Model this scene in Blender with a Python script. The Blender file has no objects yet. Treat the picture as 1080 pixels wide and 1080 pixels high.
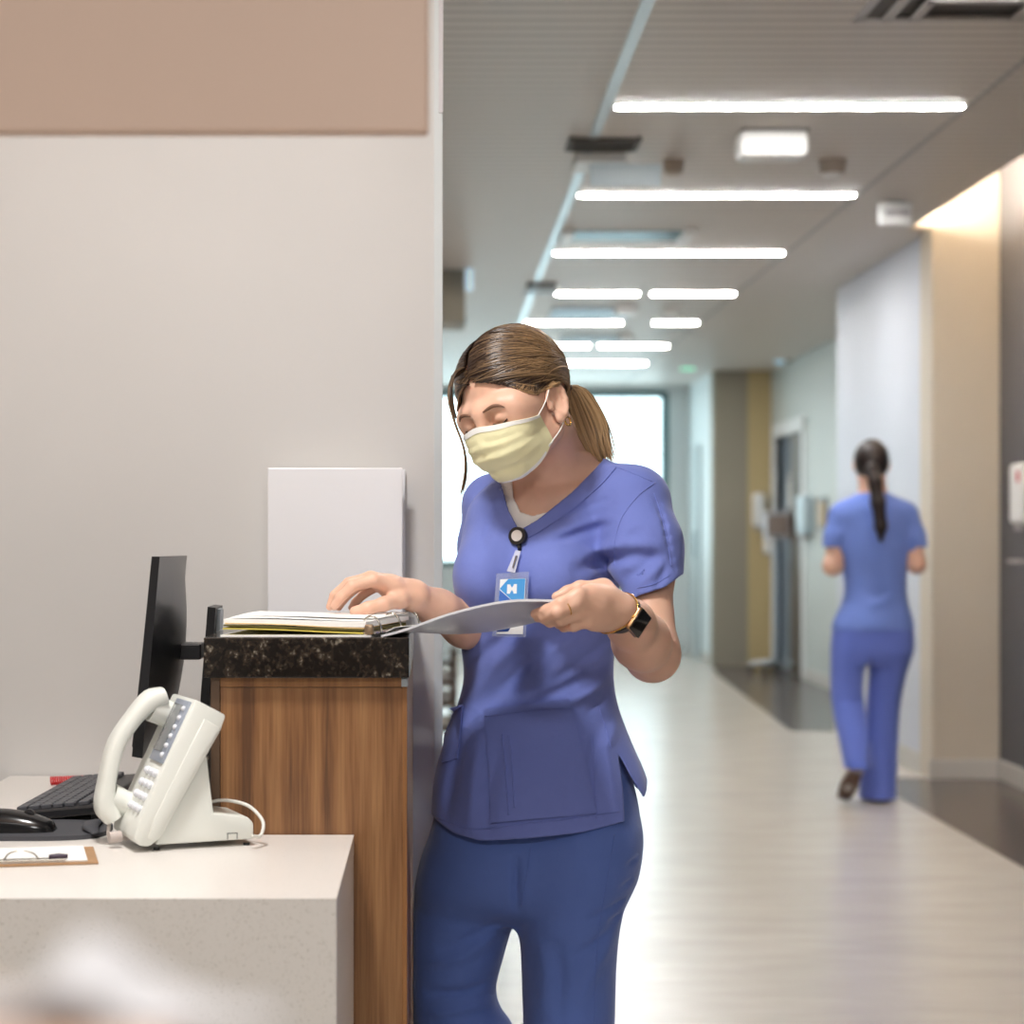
import bpy, bmesh, math, random
import numpy as np
from mathutils import Vector, Matrix, Euler
from mathutils.bvhtree import BVHTree
random.seed(7)
rng = np.random.default_rng(7)
scene = bpy.context.scene
COL = scene.collection
PI = math.pi
F = 2200.0                      # focal length in pixels of a 1080 px frame
PX, PY, CAMZ = 460.0, 565.0, 1.21


def P(px, py, Y):
    """point of the place seen at photo pixel (px, py) at distance Y"""
    return Vector(((px - PX) * Y / F, Y, CAMZ - (py - PY) * Y / F))


# ------------------------------------------------------------------ objects
def link(o, parent=None):
    COL.objects.link(o)
    if parent is not None:
        o.parent = parent
    return o


def tag(o, label=None, cat=None, group=None, kind=None):
    if label: o['label'] = label
    if cat: o['category'] = cat
    if group: o['group'] = group
    if kind: o['kind'] = kind
    return o


def thing(name, label, cat, loc=(0, 0, 0), rotz=0.0, group=None):
    o = bpy.data.objects.new(name, None)
    o.empty_display_size = 0.05
    link(o)
    o.location = loc
    o.rotation_euler = (0, 0, rotz)
    return tag(o, label, cat, group)


def obj(name, bm, mat, parent=None, smooth=False, world=True, angle=None):
    """link a bmesh (in world coordinates when world=True) as one mesh object"""
    me = bpy.data.meshes.new(name)
    bm.normal_update()
    bm.to_mesh(me)
    bm.free()
    return obj_me(name, me, mat, parent, smooth, world, angle)


def wmat(o):
    m = Matrix.LocRotScale(o.location, o.rotation_euler, o.scale)
    return wmat(o.parent) @ m if o.parent else m


def obj_me(name, me, mat, parent=None, smooth=False, world=True, angle=None):
    o = bpy.data.objects.new(name, me)
    if mat is not None:
        for m in (mat if isinstance(mat, (list, tuple)) else [mat]):
            me.materials.append(m)
    if smooth:
        me.shade_smooth()
        if angle is not None:
            me.set_sharp_from_angle(angle=angle)
    link(o, parent)
    if parent is not None and world:
        o.matrix_parent_inverse = Matrix.Identity(4)
        me.transform(wmat(parent).inverted())
    return o


def struct(name, bm, mat, **k):
    o = obj(name, bm, mat, None, **k)
    o['kind'] = 'structure'
    return o


# ------------------------------------------------------------------ shapes
def box(bm, lo, hi, bevel=0.0, M=None, seg=2):
    lo, hi = Vector(lo), Vector(hi)
    r = bmesh.ops.create_cube(bm, size=1.0)
    vs = r['verts']
    c, d = (lo + hi) / 2, hi - lo
    for v in vs:
        v.co = Vector((v.co.x * d.x, v.co.y * d.y, v.co.z * d.z)) + c
    if bevel > 0:
        es = list({e for v in vs for e in v.link_edges})
        q = bmesh.ops.bevel(bm, geom=es, offset=bevel, segments=seg, affect='EDGES', profile=0.5)
        vs = list({v for f in q['faces'] for v in f.verts} | {v for v in vs if v.is_valid})
    if M is not None:
        bmesh.ops.transform(bm, matrix=M, verts=vs)
    return vs


def cyl(bm, a, b, ra, rb=None, seg=24, caps=True):
    a, b = Vector(a), Vector(b)
    rb = ra if rb is None else rb
    d = b - a
    r = bmesh.ops.create_cone(bm, cap_ends=caps, segments=seg, radius1=ra, radius2=rb, depth=d.length)
    M = Matrix.Translation((a + b) / 2) @ d.to_track_quat('Z', 'Y').to_matrix().to_4x4()
    bmesh.ops.transform(bm, matrix=M, verts=r['verts'])
    return r['verts']


def sphere(bm, c, r, seg=20, M=None):
    q = bmesh.ops.create_uvsphere(bm, u_segments=seg, v_segments=max(8, seg // 2), radius=1.0)
    s = Vector(r) if hasattr(r, '__len__') else Vector((r, r, r))
    T = Matrix.Translation(Vector(c)) @ (M.to_4x4() if M is not None else Matrix.Identity(4)) @ Matrix.Diagonal((s.x, s.y, s.z, 1))
    bmesh.ops.transform(bm, matrix=T, verts=q['verts'])
    return q['verts']


def prism(bm, pts, axis_vec, bevel=0.0):
    """closed polygon of 3-D points extruded by axis_vec"""
    a = [bm.verts.new(Vector(p)) for p in pts]
    f = bm.faces.new(a)
    r = bmesh.ops.extrude_face_region(bm, geom=[f])
    vs = [v for v in r['geom'] if isinstance(v, bmesh.types.BMVert)]
    bmesh.ops.translate(bm, vec=Vector(axis_vec), verts=vs)
    fs = list({g for v in a + vs for g in v.link_faces})
    bmesh.ops.recalc_face_normals(bm, faces=fs)
    if bevel > 0:
        es = list({e for v in a + vs for e in v.link_edges})
        bmesh.ops.bevel(bm, geom=es, offset=bevel, segments=2, affect='EDGES', profile=0.5)


def cr(pts, n):
    """Catmull-Rom resample of a list of vectors (any dimension)"""
    p = np.array([list(q) for q in pts], float)
    p = np.vstack([2 * p[0] - p[1], p, 2 * p[-1] - p[-2]])
    m = len(p) - 3
    out = []
    for t in np.linspace(0, m, n):
        i = min(int(t), m - 1); u = t - i
        a, b, c, d = p[i:i + 4]
        out.append(0.5 * (2 * b + (c - a) * u + (2 * a - 5 * b + 4 * c - d) * u * u + (3 * b - a - 3 * c + d) * u ** 3))
    return np.array(out)


def tube(bm, pts, r, seg=8, n=None, caps=True, flat=1.0):
    """tube through points; r a number or a list of radii"""
    P_ = cr(pts, n) if n else np.array([list(p) for p in pts], float)
    R = np.full(len(P_), r, float) if not hasattr(r, '__len__') else np.interp(np.linspace(0, 1, len(P_)), np.linspace(0, 1, len(r)), r)
    T = np.gradient(P_, axis=0)
    T /= np.linalg.norm(T, axis=1)[:, None] + 1e-12
    up = np.array([0, 0, 1.0]) if abs(T[0][2]) < 0.9 else np.array([1.0, 0, 0])
    rings = []
    u = np.cross(T[0], up); u /= np.linalg.norm(u)
    for i in range(len(P_)):
        u = u - T[i] * np.dot(u, T[i]); u /= np.linalg.norm(u) + 1e-12
        v = np.cross(T[i], u)
        rings.append([bm.verts.new(P_[i] + R[i] * (math.cos(a) * u + flat * math.sin(a) * v)) for a in np.linspace(0, 2 * PI, seg, endpoint=False)])
    for a, b in zip(rings, rings[1:]):
        for k in range(seg):
            bm.faces.new((a[k], a[(k + 1) % seg], b[(k + 1) % seg], b[k]))
    if caps:
        bm.faces.new(rings[0][::-1]); bm.faces.new(rings[-1])


def sheet(bm, grid, th):
    """thin solid from a rows x cols grid of points, thickened along its normals"""
    G = np.array([[list(p) for p in r] for r in grid], float)
    du = np.gradient(G, axis=1); dv = np.gradient(G, axis=0)
    N = np.cross(du, dv); N /= np.linalg.norm(N, axis=2)[..., None] + 1e-12
    A = [[bm.verts.new(p) for p in r] for r in G + N * th / 2]
    B = [[bm.verts.new(p) for p in r] for r in G - N * th / 2]
    h, w = G.shape[:2]
    for i in range(h - 1):
        for j in range(w - 1):
            bm.faces.new((A[i][j], A[i][j + 1], A[i + 1][j + 1], A[i + 1][j]))
            bm.faces.new((B[i][j], B[i + 1][j], B[i + 1][j + 1], B[i][j + 1]))
    for j in range(w - 1):
        bm.faces.new((A[0][j], B[0][j], B[0][j + 1], A[0][j + 1]))
        bm.faces.new((A[-1][j], A[-1][j + 1], B[-1][j + 1], B[-1][j]))
    for i in range(h - 1):
        bm.faces.new((A[i][0], A[i + 1][0], B[i + 1][0], B[i][0]))
        bm.faces.new((A[i][-1], B[i][-1], B[i + 1][-1], A[i + 1][-1]))


def BM():
    return bmesh.new()


# ------------------------------------------------------------------ materials
def lin(c):
    return tuple(((v / 255) / 12.92 if v / 255 <= 0.04045 else ((v / 255 + 0.055) / 1.055) ** 2.4) for v in c) + (1.0,)


def mat(name, rgb, rough=0.5, metal=0.0, spec=0.5, var=0.0, scale=20.0, bump=0.0, bscale=200.0, stretch=(1, 1, 1), sheen=0.0,
        coat=0.0, sss=0.0, detail=3.0):
    m = bpy.data.materials.new(name)
    m.use_nodes = True
    nt = m.node_tree
    b = nt.nodes['Principled BSDF']
    b.inputs['Base Color'].default_value = lin(rgb)
    b.inputs['Roughness'].default_value = rough
    b.inputs['Metallic'].default_value = metal
    b.inputs['Specular IOR Level'].default_value = spec
    b.inputs['Coat Weight'].default_value = coat
    b.inputs['Coat Roughness'].default_value = 0.1
    if sheen:
        b.inputs['Sheen Weight'].default_value = sheen
        b.inputs['Sheen Roughness'].default_value = 0.4
    if sss:
        b.inputs['Subsurface Weight'].default_value = sss
        b.inputs['Subsurface Radius'].default_value = (1.0, 0.35, 0.2)
        b.inputs['Subsurface Scale'].default_value = 0.006
    if var or bump:
        tc = nt.nodes.new('ShaderNodeTexCoord')
        mp = nt.nodes.new('ShaderNodeMapping')
        mp.inputs['Scale'].default_value = stretch
        nt.links.new(tc.outputs['Object'], mp.inputs['Vector'])
    if var:
        n = nt.nodes.new('ShaderNodeTexNoise')
        n.inputs['Scale'].default_value = scale
        n.inputs['Detail'].default_value = detail
        nt.links.new(mp.outputs[0], n.inputs['Vector'])
        r = nt.nodes.new('ShaderNodeValToRGB')
        c = lin(rgb)
        r.color_ramp.elements[0].position = 0.3
        r.color_ramp.elements[1].position = 0.7
        r.color_ramp.elements[0].color = tuple(max(0, v * (1 - var)) for v in c[:3]) + (1,)
        r.color_ramp.elements[1].color = tuple(min(1, v * (1 + var)) for v in c[:3]) + (1,)
        nt.links.new(n.outputs['Fac'], r.inputs[0])
        nt.links.new(r.outputs[0], b.inputs['Base Color'])
    if bump:
        n2 = nt.nodes.new('ShaderNodeTexNoise')
        n2.inputs['Scale'].default_value = bscale
        nt.links.new(mp.outputs[0], n2.inputs['Vector'])
        bp = nt.nodes.new('ShaderNodeBump')
        bp.inputs['Strength'].default_value = bump
        bp.inputs['Distance'].default_value = 0.002
        nt.links.new(n2.outputs['Fac'], bp.inputs['Height'])
        nt.links.new(bp.outputs[0], b.inputs['Normal'])
    return m


def emit(name, rgb, strength):
    m = mat(name, rgb, 0.4)
    b = m.node_tree.nodes['Principled BSDF']
    b.inputs['Emission Color'].default_value = lin(rgb)
    b.inputs['Emission Strength'].default_value = strength
    return m


def clear(name, rgb, alpha, rough=0.05):
    """clear plastic or glass: mostly see-through with a glossy face"""
    m = bpy.data.materials.new(name); m.use_nodes = True
    nt = m.node_tree; nt.nodes.clear()
    o = nt.nodes.new('ShaderNodeOutputMaterial'); mx = nt.nodes.new('ShaderNodeMixShader')
    t = nt.nodes.new('ShaderNodeBsdfTransparent'); t.inputs[0].default_value = lin(rgb)
    p = nt.nodes.new('ShaderNodeBsdfPrincipled'); p.inputs['Base Color'].default_value = lin(rgb); p.inputs['Roughness'].default_value = rough
    mx.inputs[0].default_value = alpha
    nt.links.new(t.outputs[0], mx.inputs[1]); nt.links.new(p.outputs[0], mx.inputs[2]); nt.links.new(mx.outputs[0], o.inputs[0])
    return m


def wood(name, c1, c2, c3, axis='X'):
    m = mat(name, c1, 0.38)
    nt = m.node_tree; b = nt.nodes['Principled BSDF']
    tc = nt.nodes.new('ShaderNodeTexCoord'); mp = nt.nodes.new('ShaderNodeMapping')
    mp.inputs['Scale'].default_value = (1, 1, 0.035)
    nt.links.new(tc.outputs['Object'], mp.inputs[0])
    n1 = nt.nodes.new('ShaderNodeTexNoise'); n1.inputs['Scale'].default_value = 42; n1.inputs['Detail'].default_value = 2
    n2 = nt.nodes.new('ShaderNodeTexNoise'); n2.inputs['Scale'].default_value = 260; n2.inputs['Detail'].default_value = 4
    for n in (n1, n2): nt.links.new(mp.outputs[0], n.inputs['Vector'])
    r = nt.nodes.new('ShaderNodeValToRGB')
    for i, (p, c) in enumerate(((0.30, c3), (0.46, c1), (0.72, c2))):
        e = r.color_ramp.elements[i] if i < 2 else r.color_ramp.elements.new(p)
        e.position = p; e.color = lin(c)
    mix = nt.nodes.new('ShaderNodeMath'); mix.operation = 'MULTIPLY_ADD'
    nt.links.new(n2.outputs['Fac'], mix.inputs[0]); mix.inputs[1].default_value = 0.45
    sc = nt.nodes.new('ShaderNodeMath'); sc.operation = 'MULTIPLY_ADD'
    nt.links.new(n1.outputs['Fac'], sc.inputs[0]); sc.inputs[1].default_value = 1.0; sc.inputs[2].default_value = -0.22
    nt.links.new(sc.outputs[0], mix.inputs[2])
    nt.links.new(mix.outputs[0], r.inputs[0]); nt.links.new(r.outputs[0], b.inputs['Base Color'])
    return m


def copy_tree(o, parent=None):
    c = o.copy(); COL.objects.link(c)
    if parent is not None: c.parent = parent
    for ch in list(o.children):
        copy_tree(ch, c)
    return c
LAMP_BAR, LAMP_KEY, LAMP_F1, LAMP_F2, LAMP_F3, LAMP_COVE, SKY, EXPOSURE = 165.0, 40.0, 10.0, 74.0, 5.0, 280.0, 4.2, 0.0
# ================================================================== the setting
W_WALL = mat('painted_wall', (208, 207, 205), 0.6, var=0.015, scale=3, bump=0.08, bscale=350)
W_WARM = mat('beige_wall', (205, 194, 178), 0.6, var=0.015, scale=3)
W_LAV = mat('pale_grey_wall', (202, 206, 217), 0.5, var=0.015, scale=3)
W_OLIVE = mat('olive_wall', (150, 143, 128), 0.6)
W_YEL = mat('ochre_wall', (192, 172, 128), 0.6)
W_DARK = mat('charcoal_wall', (88, 88, 93), 0.6, var=0.02, scale=4)
W_PALE = mat('pale_green_wall', (192, 198, 194), 0.5)
W_CYAN = mat('white_wall', (222, 230, 232), 0.5)
M_BASE = mat('vinyl_base', (200, 196, 190), 0.5)
M_SOFF = mat('peach_laminate', (216, 187, 168), 0.5, var=0.02, scale=2)
M_TRIM = mat('white_trim', (226, 228, 228), 0.4)
M_WHITE = mat('white_plastic', (232, 232, 230), 0.35)
M_ALU = mat('brushed_steel', (176, 186, 192), 0.3, metal=0.9)
M_BLACK = mat('black_plastic', (22, 22, 24), 0.35)
M_TEAL = mat('teal_frame', (60, 112, 118), 0.35)
M_GLASS = clear('window_glass', (246, 253, 253), 0.06)


def floor_mat(name, c1, c2, rough):
    m = mat(name, c1, rough, spec=0.5)
    nt = m.node_tree; b = nt.nodes['Principled BSDF']
    tc = nt.nodes.new('ShaderNodeTexCoord')
    mp = nt.nodes.new('ShaderNodeMapping'); mp.inputs['Scale'].default_value = (0.8, 2.2, 1)
    n = nt.nodes.new('ShaderNodeTexNoise'); n.inputs['Scale'].default_value = 3.2; n.inputs['Detail'].default_value = 6
    nt.links.new(tc.outputs['Object'], mp.inputs[0]); nt.links.new(mp.outputs[0], n.inputs[0])
    r = nt.nodes.new('ShaderNodeValToRGB')
    r.color_ramp.elements[0].position = 0.35; r.color_ramp.elements[0].color = lin(c2)
    r.color_ramp.elements[1].position = 0.65; r.color_ramp.elements[1].color = lin(c1)
    nt.links.new(n.outputs['Fac'], r.inputs[0]); nt.links.new(r.outputs[0], b.inputs['Base Color'])
    rr = nt.nodes.new('ShaderNodeMapRange'); rr.inputs['To Min'].default_value = rough * 0.97; rr.inputs['To Max'].default_value = rough * 1.03
    nt.links.new(n.outputs['Fac'], rr.inputs[0]); nt.links.new(rr.outputs[0], b.inputs['Roughness'])
    return m


M_FLOOR = floor_mat('vinyl_floor', (202, 194, 185), (193, 185, 176), 0.25)
M_FLOORD = floor_mat('dark_vinyl_floor', (98, 88, 82), (84, 76, 72), 0.24)


def ceil_mat():
    m = mat('linear_metal_ceiling', (206, 199, 191), 0.45)
    nt = m.node_tree; b = nt.nodes['Principled BSDF']
    tc = nt.nodes.new('ShaderNodeTexCoord')
    w = nt.nodes.new('ShaderNodeTexWave'); w.wave_type = 'BANDS'; w.bands_direction = 'Y'; w.wave_profile = 'SIN'
    w.inputs['Scale'].default_value = 3.3
    nt.links.new(tc.outputs['Object'], w.inputs[0])
    r = nt.nodes.new('ShaderNodeValToRGB')
    r.color_ramp.elements[0].position = 0.05; r.color_ramp.elements[0].color = lin((182, 174, 167))
    r.color_ramp.elements[1].position = 0.3; r.color_ramp.elements[1].color = lin((210, 203, 196))
    nt.links.new(w.outputs['Fac'], r.inputs[0]); nt.links.new(r.outputs[0], b.inputs['Base Color'])
    bp = nt.nodes.new('ShaderNodeBump'); bp.inputs['Strength'].default_value = 0.25; bp.inputs['Distance'].default_value = 0.004
    nt.links.new(w.outputs['Fac'], bp.inputs['Height']); nt.links.new(bp.outputs[0], b.inputs['Normal'])
    return m


M_CEIL = ceil_mat()
H = 2.74                       # ceiling height
YB, YW = -2.6, 21.3            # wall behind the camera, window wall

# floor: pale field, dark borders beside the right wall
b = BM(); box(b, (-3.6, YB, -0.1), (4.4, YW + 0.2, 0.0)); struct('floor', b, M_FLOOR)
b = BM(); box(b, (2.14, YB, 0.0), (4.3, 10.42, 0.0015)); struct('trim_1', b, M_FLOORD)
b = BM()
prism(b, [(2.2, 12.9, 0.0), (3.12, 12.9, 0.0), (3.12, 19.3, 0.0), (2.56, 19.3, 0.0), (2.44, 18.1, 0.0)], (0, 0, 0.0015)); struct('trim_2', b, M_FLOORD)

# ceilings
b = BM(); box(b, (-3.6, YB, H), (2.36, 10.5, H + 0.03)); box(b, (-3.6, 10.5, H), (4.4, YW + 0.2, H + 0.2)); struct('ceiling', b, M_CEIL)
b = BM(); box(b, (2.0, YB, 3.06), (4.4, 10.62, 3.14)); box(b, (2.0, YB, H + 0.03), (2.04, 10.62, 3.06)); box(b, (2.04, 10.40, H + 0.031), (2.36, 10.499, 3.06)); struct('ceiling_cove', b, W_WARM)
# seams of the ceiling: two pale metal channels along the corridor
b = BM(); box(b, (0.585, -1, H - 0.004), (0.625, YW, H + 0.01)); struct('trim_3', b, M_ALU)
b = BM(); box(b, (1.88, -1, H - 0.003), (1.905, YW, H + 0.01)); struct('trim_4', b, mat('grey_channel', (172, 170, 168), 0.5))

# left wall of the nurse station (faces the camera) with its end in the corridor
b = BM(); box(b, (-3.6, 4.0, 0), (0.0085, 4.16, H)); struct('wall_front', b, W_WALL)
b = BM(); box(b, (-0.004, 3.997, 0), (0.0125, 4.163, H), 0.001); struct('trim_5', b, mat('corner_guard', (205, 212, 214), 0.3, metal=0.0))
b = BM(); box(b, (0.0052, 3.994, 2.02), (0.0135, 4.01, H), 0.001); struct('trim_10', b, mat('corner_plate', (206, 204, 208), 0.25))
b = BM(); box(b, (-3.6, YB, 0), (-3.5, 4.0, H)); struct('wall_left', b, W_WALL)
b = BM(); box(b, (-3.6, YB - 0.1, 0), (4.4, YB, 3.06)); struct('wall_back', b, W_WALL)
# far left side of the corridor
b = BM(); box(b, (-3.6, 4.16, 0), (-3.5, YW, H)); struct('wall_corridor_left', b, W_CYAN)
b = BM(); box(b, (-3.5, 12.0, 2.44), (0.168, 12.5, H)); struct('trim_6', b, W_OLIVE)
b = BM(); box(b, (-3.5, 16.0, 0), (-0.12, 16.15, H)); struct('wall_far_left', b, W_CYAN)

# right side: charcoal wall, pillar, pale wall, recess, olive end wall
b = BM(); box(b, (2.8, YB, 0), (2.95, 10.40, 3.06)); struct('wall_right', b, W_DARK)
b = BM(); box(b, (2.463, 10.36, 0), (2.80, 10.62, 3.06), 0.004); struct('pillar', b, W_WARM)
b = BM(); box(b, (2.3605, 10.40, H + 0.0005), (2.47, 10.499, 3.06)); struct('trim_7', b, W_WARM)
b = BM(); box(b, (2.48, 10.6, 0), (2.62, 12.9, H)); struct('wall_right_middle', b, W_LAV)
b = BM(); box(b, (2.62, 12.75, 0), (3.2, 12.9, H)); struct('wall_recess_side', b, W_LAV)
b = BM()
for lo, hi in (((3.1, 12.9, 0), (3.25, 17.62, H)), ((3.1, 19.0, 0), (3.25, 19.4, H)), ((3.1, 17.62, 2.13), (3.25, 19.0, H))): box(b, lo, hi)
struct('wall_recess', b, W_PALE)
b = BM(); box(b, (2.56, 19.3, 0), (2.885, 19.45, H)); struct('wall_end_olive', b, W_OLIVE)
b = BM(); box(b, (2.885, 19.3, 0), (3.1, 19.45, H)); struct('wall_end_ochre', b, W_YEL)
b = BM(); box(b, (2.58, 19.45, 0), (2.72, YW, H)); struct('wall_right_far', b, W_CYAN)
# baseboards
def base(name, lo, hi):
    b = BM(); box(b, lo, hi, 0.004); return struct(name, b, M_BASE)
base('baseboard_right', (2.786, YB, 0), (2.802, 10.36, 0.1))
base('baseboard_pillar', (2.45, 10.345, 0), (2.786, 10.362, 0.1))
base('baseboard_middle', (2.466, 10.36, 0), (2.482, 12.9, 0.1))
base('baseboard_recess', (3.085, 12.9, 0), (3.102, 17.55, 0.1))
base('baseboard_far', (2.566, 19.45, 0), (2.582, YW, 0.1))
# window wall at the far end
b = BM()
box(b, (-3.6, YW, 0), (2.72, YW + 0.15, 0.9)); box(b, (-3.6, YW, 2.66), (2.72, YW + 0.15, H)); box(b, (2.37, YW, 0.9), (2.72, YW + 0.15, 2.66)); box(b, (-3.6, YW, 0.9), (-1.0, YW + 0.15, 2.66))
struct('wall_window', b, W_CYAN)
b = BM()
for lo, hi in (((-1.0, YW - 0.02, 0.9), (2.37, YW + 0.1, 0.96)), ((-1.0, YW - 0.02, 2.62), (2.37, YW + 0.1, 2.68)), ((2.3, YW - 0.02, 0.9), (2.37, YW + 0.1, 2.68)), ((-1.0, YW - 0.02, 0.9), (-0.94, YW + 0.1, 2.68)), ((0.72, YW, 0.9), (0.77, YW + 0.08, 2.68))):
    box(b, lo, hi)
w1 = struct('window_1', b, M_TEAL)
b = BM(); box(b, (-0.95, YW + 0.03, 0.95), (2.31, YW + 0.042, 2.63)); obj('pane', b, M_GLASS, w1)
# exit door leaf outline in the far white wall
b = BM(); box(b, (2.565, 20.3, 0), (2.582, 21.15, 2.1), 0.004); d = struct('door_2', b, mat('pale_door', (200, 208, 210), 0.4))
b = BM(); box(b, (2.555, 20.3, 0.0), (2.567, 20.36, 2.1)); obj('door_frame', b, mat('door_line_grey', (138, 158, 164), 0.5), d)  # thin grey strip along one edge of the door leaf
b = BM(); cyl(b, (2.53, 20.45, 1.0), (2.53, 20.45, 1.25), 0.015); cyl(b, (2.53, 20.45, 1.02), (2.57, 20.45, 1.02), 0.008); cyl(b, (2.53, 20.45, 1.23), (2.57, 20.45, 1.23), 0.008); obj('door_handle', b, M_ALU, d)
# door in the recess
b = BM()
for lo, hi in (((3.083, 17.5, 0), (3.26, 17.62, 2.13)), ((3.07, 19.0, 0), (3.26, 19.1, 2.13)), ((3.07, 17.5, 2.1), (3.26, 19.1, 2.22))): box(b, lo, hi, 0.004)
d = struct('door_1', b, M_TRIM)
M_DW = wood('dark_wood_door', (78, 62, 46), (96, 78, 58), (60, 47, 36))
b = BM(); box(b, (3.085, 17.62, 0.01), (3.13, 18.16, 2.1), 0.004); obj('door_leaf', b, M_DW, d)
b = BM(); box(b, (3.15, 18.16, 0.01), (3.2, 19.0, 2.1), 0.004); obj('door_leaf', b, mat('blue_grey_door', (120, 134, 148), 0.35), d)
b = BM(); cyl(b, (3.1, 18.24, 1.0), (3.1, 18.24, 1.02 + 0.1), 0.012); cyl(b, (3.1, 18.24, 1.06), (3.15, 18.24, 1.06), 0.01); obj('door_handle', b, M_ALU, d)

# soffit panel hanging in the near foreground, upper left (peach, out of focus)
b = BM(); box(b, (-3.5, 2.1, 1.616), (-0.0075, 2.125, H), 0.004); struct('trim_8', b, M_SOFF)

# ================================================================== linear ceiling lights
M_TUBE = emit('lit_diffuser', (255, 253, 250), LAMP_BAR)
M_FIX = mat('light_channel', (225, 225, 225), 0.4)


def bar(x0, x1, y, label, z=H, grp='linear ceiling lights of the corridor'):
    t = thing('linear_light', label, 'ceiling light', ((x0 + x1) / 2, y, z), 0, grp)
    b = BM(); box(b, (x0 - 0.008, y - 0.027, z - 0.003), (x1 + 0.008, y + 0.027, z), 0.001); obj('light_channel', b, M_FIX, t)
    b = BM(); box(b, (x0, y - 0.022, z - 0.005), (x1, y + 0.022, z - 0.001), 0.001); obj('diffuser', b, M_TUBE, t)
    return t


rank = ['', 'nearest full-width', 'second nearest full-width', 'third nearest full-width']
bar(0.64, 1.87, 5.5, 'long linear light just above the top edge of the photo')
bar(0.642, 1.875, 7.43, 'longest bright linear ceiling light, topmost in view, left of the air vent')
bar(0.642, 1.875, 9.36, 'linear ceiling light second from the top, behind the white ceiling box')
bar(0.642, 1.875, 11.28, 'linear ceiling light third from the top, in front of the paired short lights')
bar(0.765, 1.275, 13.17, 'short left light of the pair below the third long ceiling light')
bar(1.365, 1.88, 13.17, 'short right light of the pair below the third long ceiling light')
bar(0.645, 1.33, 14.97, 'longer left light of the second row of split ceiling lights')
bar(1.565, 1.87, 14.97, 'shortest right light of the second row of split ceiling lights')
bar(0.72, 1.23, 16.8, 'left light in the row above the farthest ceiling light')
bar(1.315, 1.86, 16.8, 'right light in the row above the farthest ceiling light')
bar(0.72, 1.86, 18.5, 'farthest linear ceiling light, lowest in view above the bright window')

# ================================================================== things on the ceiling
def ceil_box(name, label, cat, px0, px1, py0, py1, Y, mt, depth=0.12, bev=0.01, drop=None):
    a = P(px0, py0, Y); c = P(px1, py1, Y)
    b = BM(); box(b, (a.x, Y, c.z), (c.x, Y + depth, min(a.z, H)), bev)
    t = thing(name, label, cat, ((a.x + c.x) / 2, Y + depth / 2, c.z))
    return t, b


t, b = ceil_box('access_point', 'white rounded box on the ceiling between the two nearest long lights', 'ceiling device', 780, 854, 134, 165, 7.82, M_WHITE, 0.16, 0.03)
obj('body', b, M_WHITE, t, True, angle=0.6)
b = BM(); box(b, (1.15, 7.82, H - 0.012), (1.40, 8.0, H), 0.003); obj('mount_plate', b, mat('grey_bracket', (120, 116, 112), 0.5), t)
t, b = ceil_box('smoke_detector', 'small beige detector on the ceiling right of the white rounded box', 'detector', 866, 893, 166, 184, 8.45, W_WARM, 0.1, 0.012)
b.free(); b = BM(); c = P(880, 172, 8.45); cyl(b, (c.x, 8.5, H - 0.055), (c.x, 8.5, H), 0.05, 0.058); obj('body', b, mat('beige_plastic', (170, 158, 146), 0.5), t, True, angle=0.6)
b = BM(); cyl(b, (c.x, 8.5, H - 0.07), (c.x, 8.5, H - 0.05), 0.032, 0.045); obj('cap', b, M_WHITE, t, True, angle=0.6)
t, b = ceil_box('smoke_detector', 'small brown detector beside the hanging pale panel', 'detector', 702, 722, 160, 176, 8.45, W_WARM)
b.free(); b = BM(); c = P(712, 168, 8.45); cyl(b, (c.x, 8.5, H - 0.05), (c.x, 8.5, H), 0.038, 0.045); obj('body', b, mat('brown_plastic', (150, 134, 118), 0.5), t, True, angle=0.6)
b = BM(); cyl(b, (c.x, 8.5, H - 0.06), (c.x, 8.5, H - 0.045), 0.025, 0.035); obj('cap', b, mat('tan_plastic', (176, 160, 142), 0.5), t, True, angle=0.6)
# dark ceiling vent and pale hanging sign panel left of them
b = BM()
for i in range(5): box(b, (0.53, 8.02 + i * 0.045, H - 0.02), (0.77, 8.035 + i * 0.045, H))
box(b, (0.51, 8.0, H - 0.012), (0.53, 8.25, H)); box(b, (0.77, 8.0, H - 0.012), (0.79, 8.25, H))
o = obj('ceiling_vent', b, mat('dark_vent', (66, 62, 56), 0.6)); tag(o, 'dark slotted vent in the ceiling left of the white rounded box', 'vent')
t = thing('hanging_sign', 'pale blue sign panel hanging sideways under the dark ceiling vent', 'sign', (0.75, 8.35, 2.6))
b = BM(); box(b, (0.615, 8.35, 2.613), (0.90, 8.38, 2.70), 0.004); obj('panel', b, mat('pale_blue_panel', (206, 222, 230), 0.35), t)
b = BM(); box(b, (0.56, 8.34, H - 0.035), (0.76, 8.6, H), 0.003); obj('mount_plate', b, M_TRIM, t)
t = thing('exit_sign', 'small white ceiling sign box near the lit cove at right', 'sign', (2.1, 9.5, 2.6))
a, c = P(928, 213, 9.5), P(962, 237, 9.5)
b = BM(); box(b, (a.x, 9.5, c.z), (c.x, 9.54, a.z), 0.004); obj('panel', b, M_TRIM, t)
b = BM(); box(b, (a.x + 0.03, 9.51, a.z - 0.01), (c.x - 0.03, 9.53, H)); obj('bracket', b, M_ALU, t)
b = BM(); box(b, (a.x + 0.028, 9.494, c.z + 0.045), (c.x - 0.012, 9.501, c.z + 0.065)); obj('arrow_strip', b, mat('grey_strip', (150, 148, 156), 0.5), t)
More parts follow.
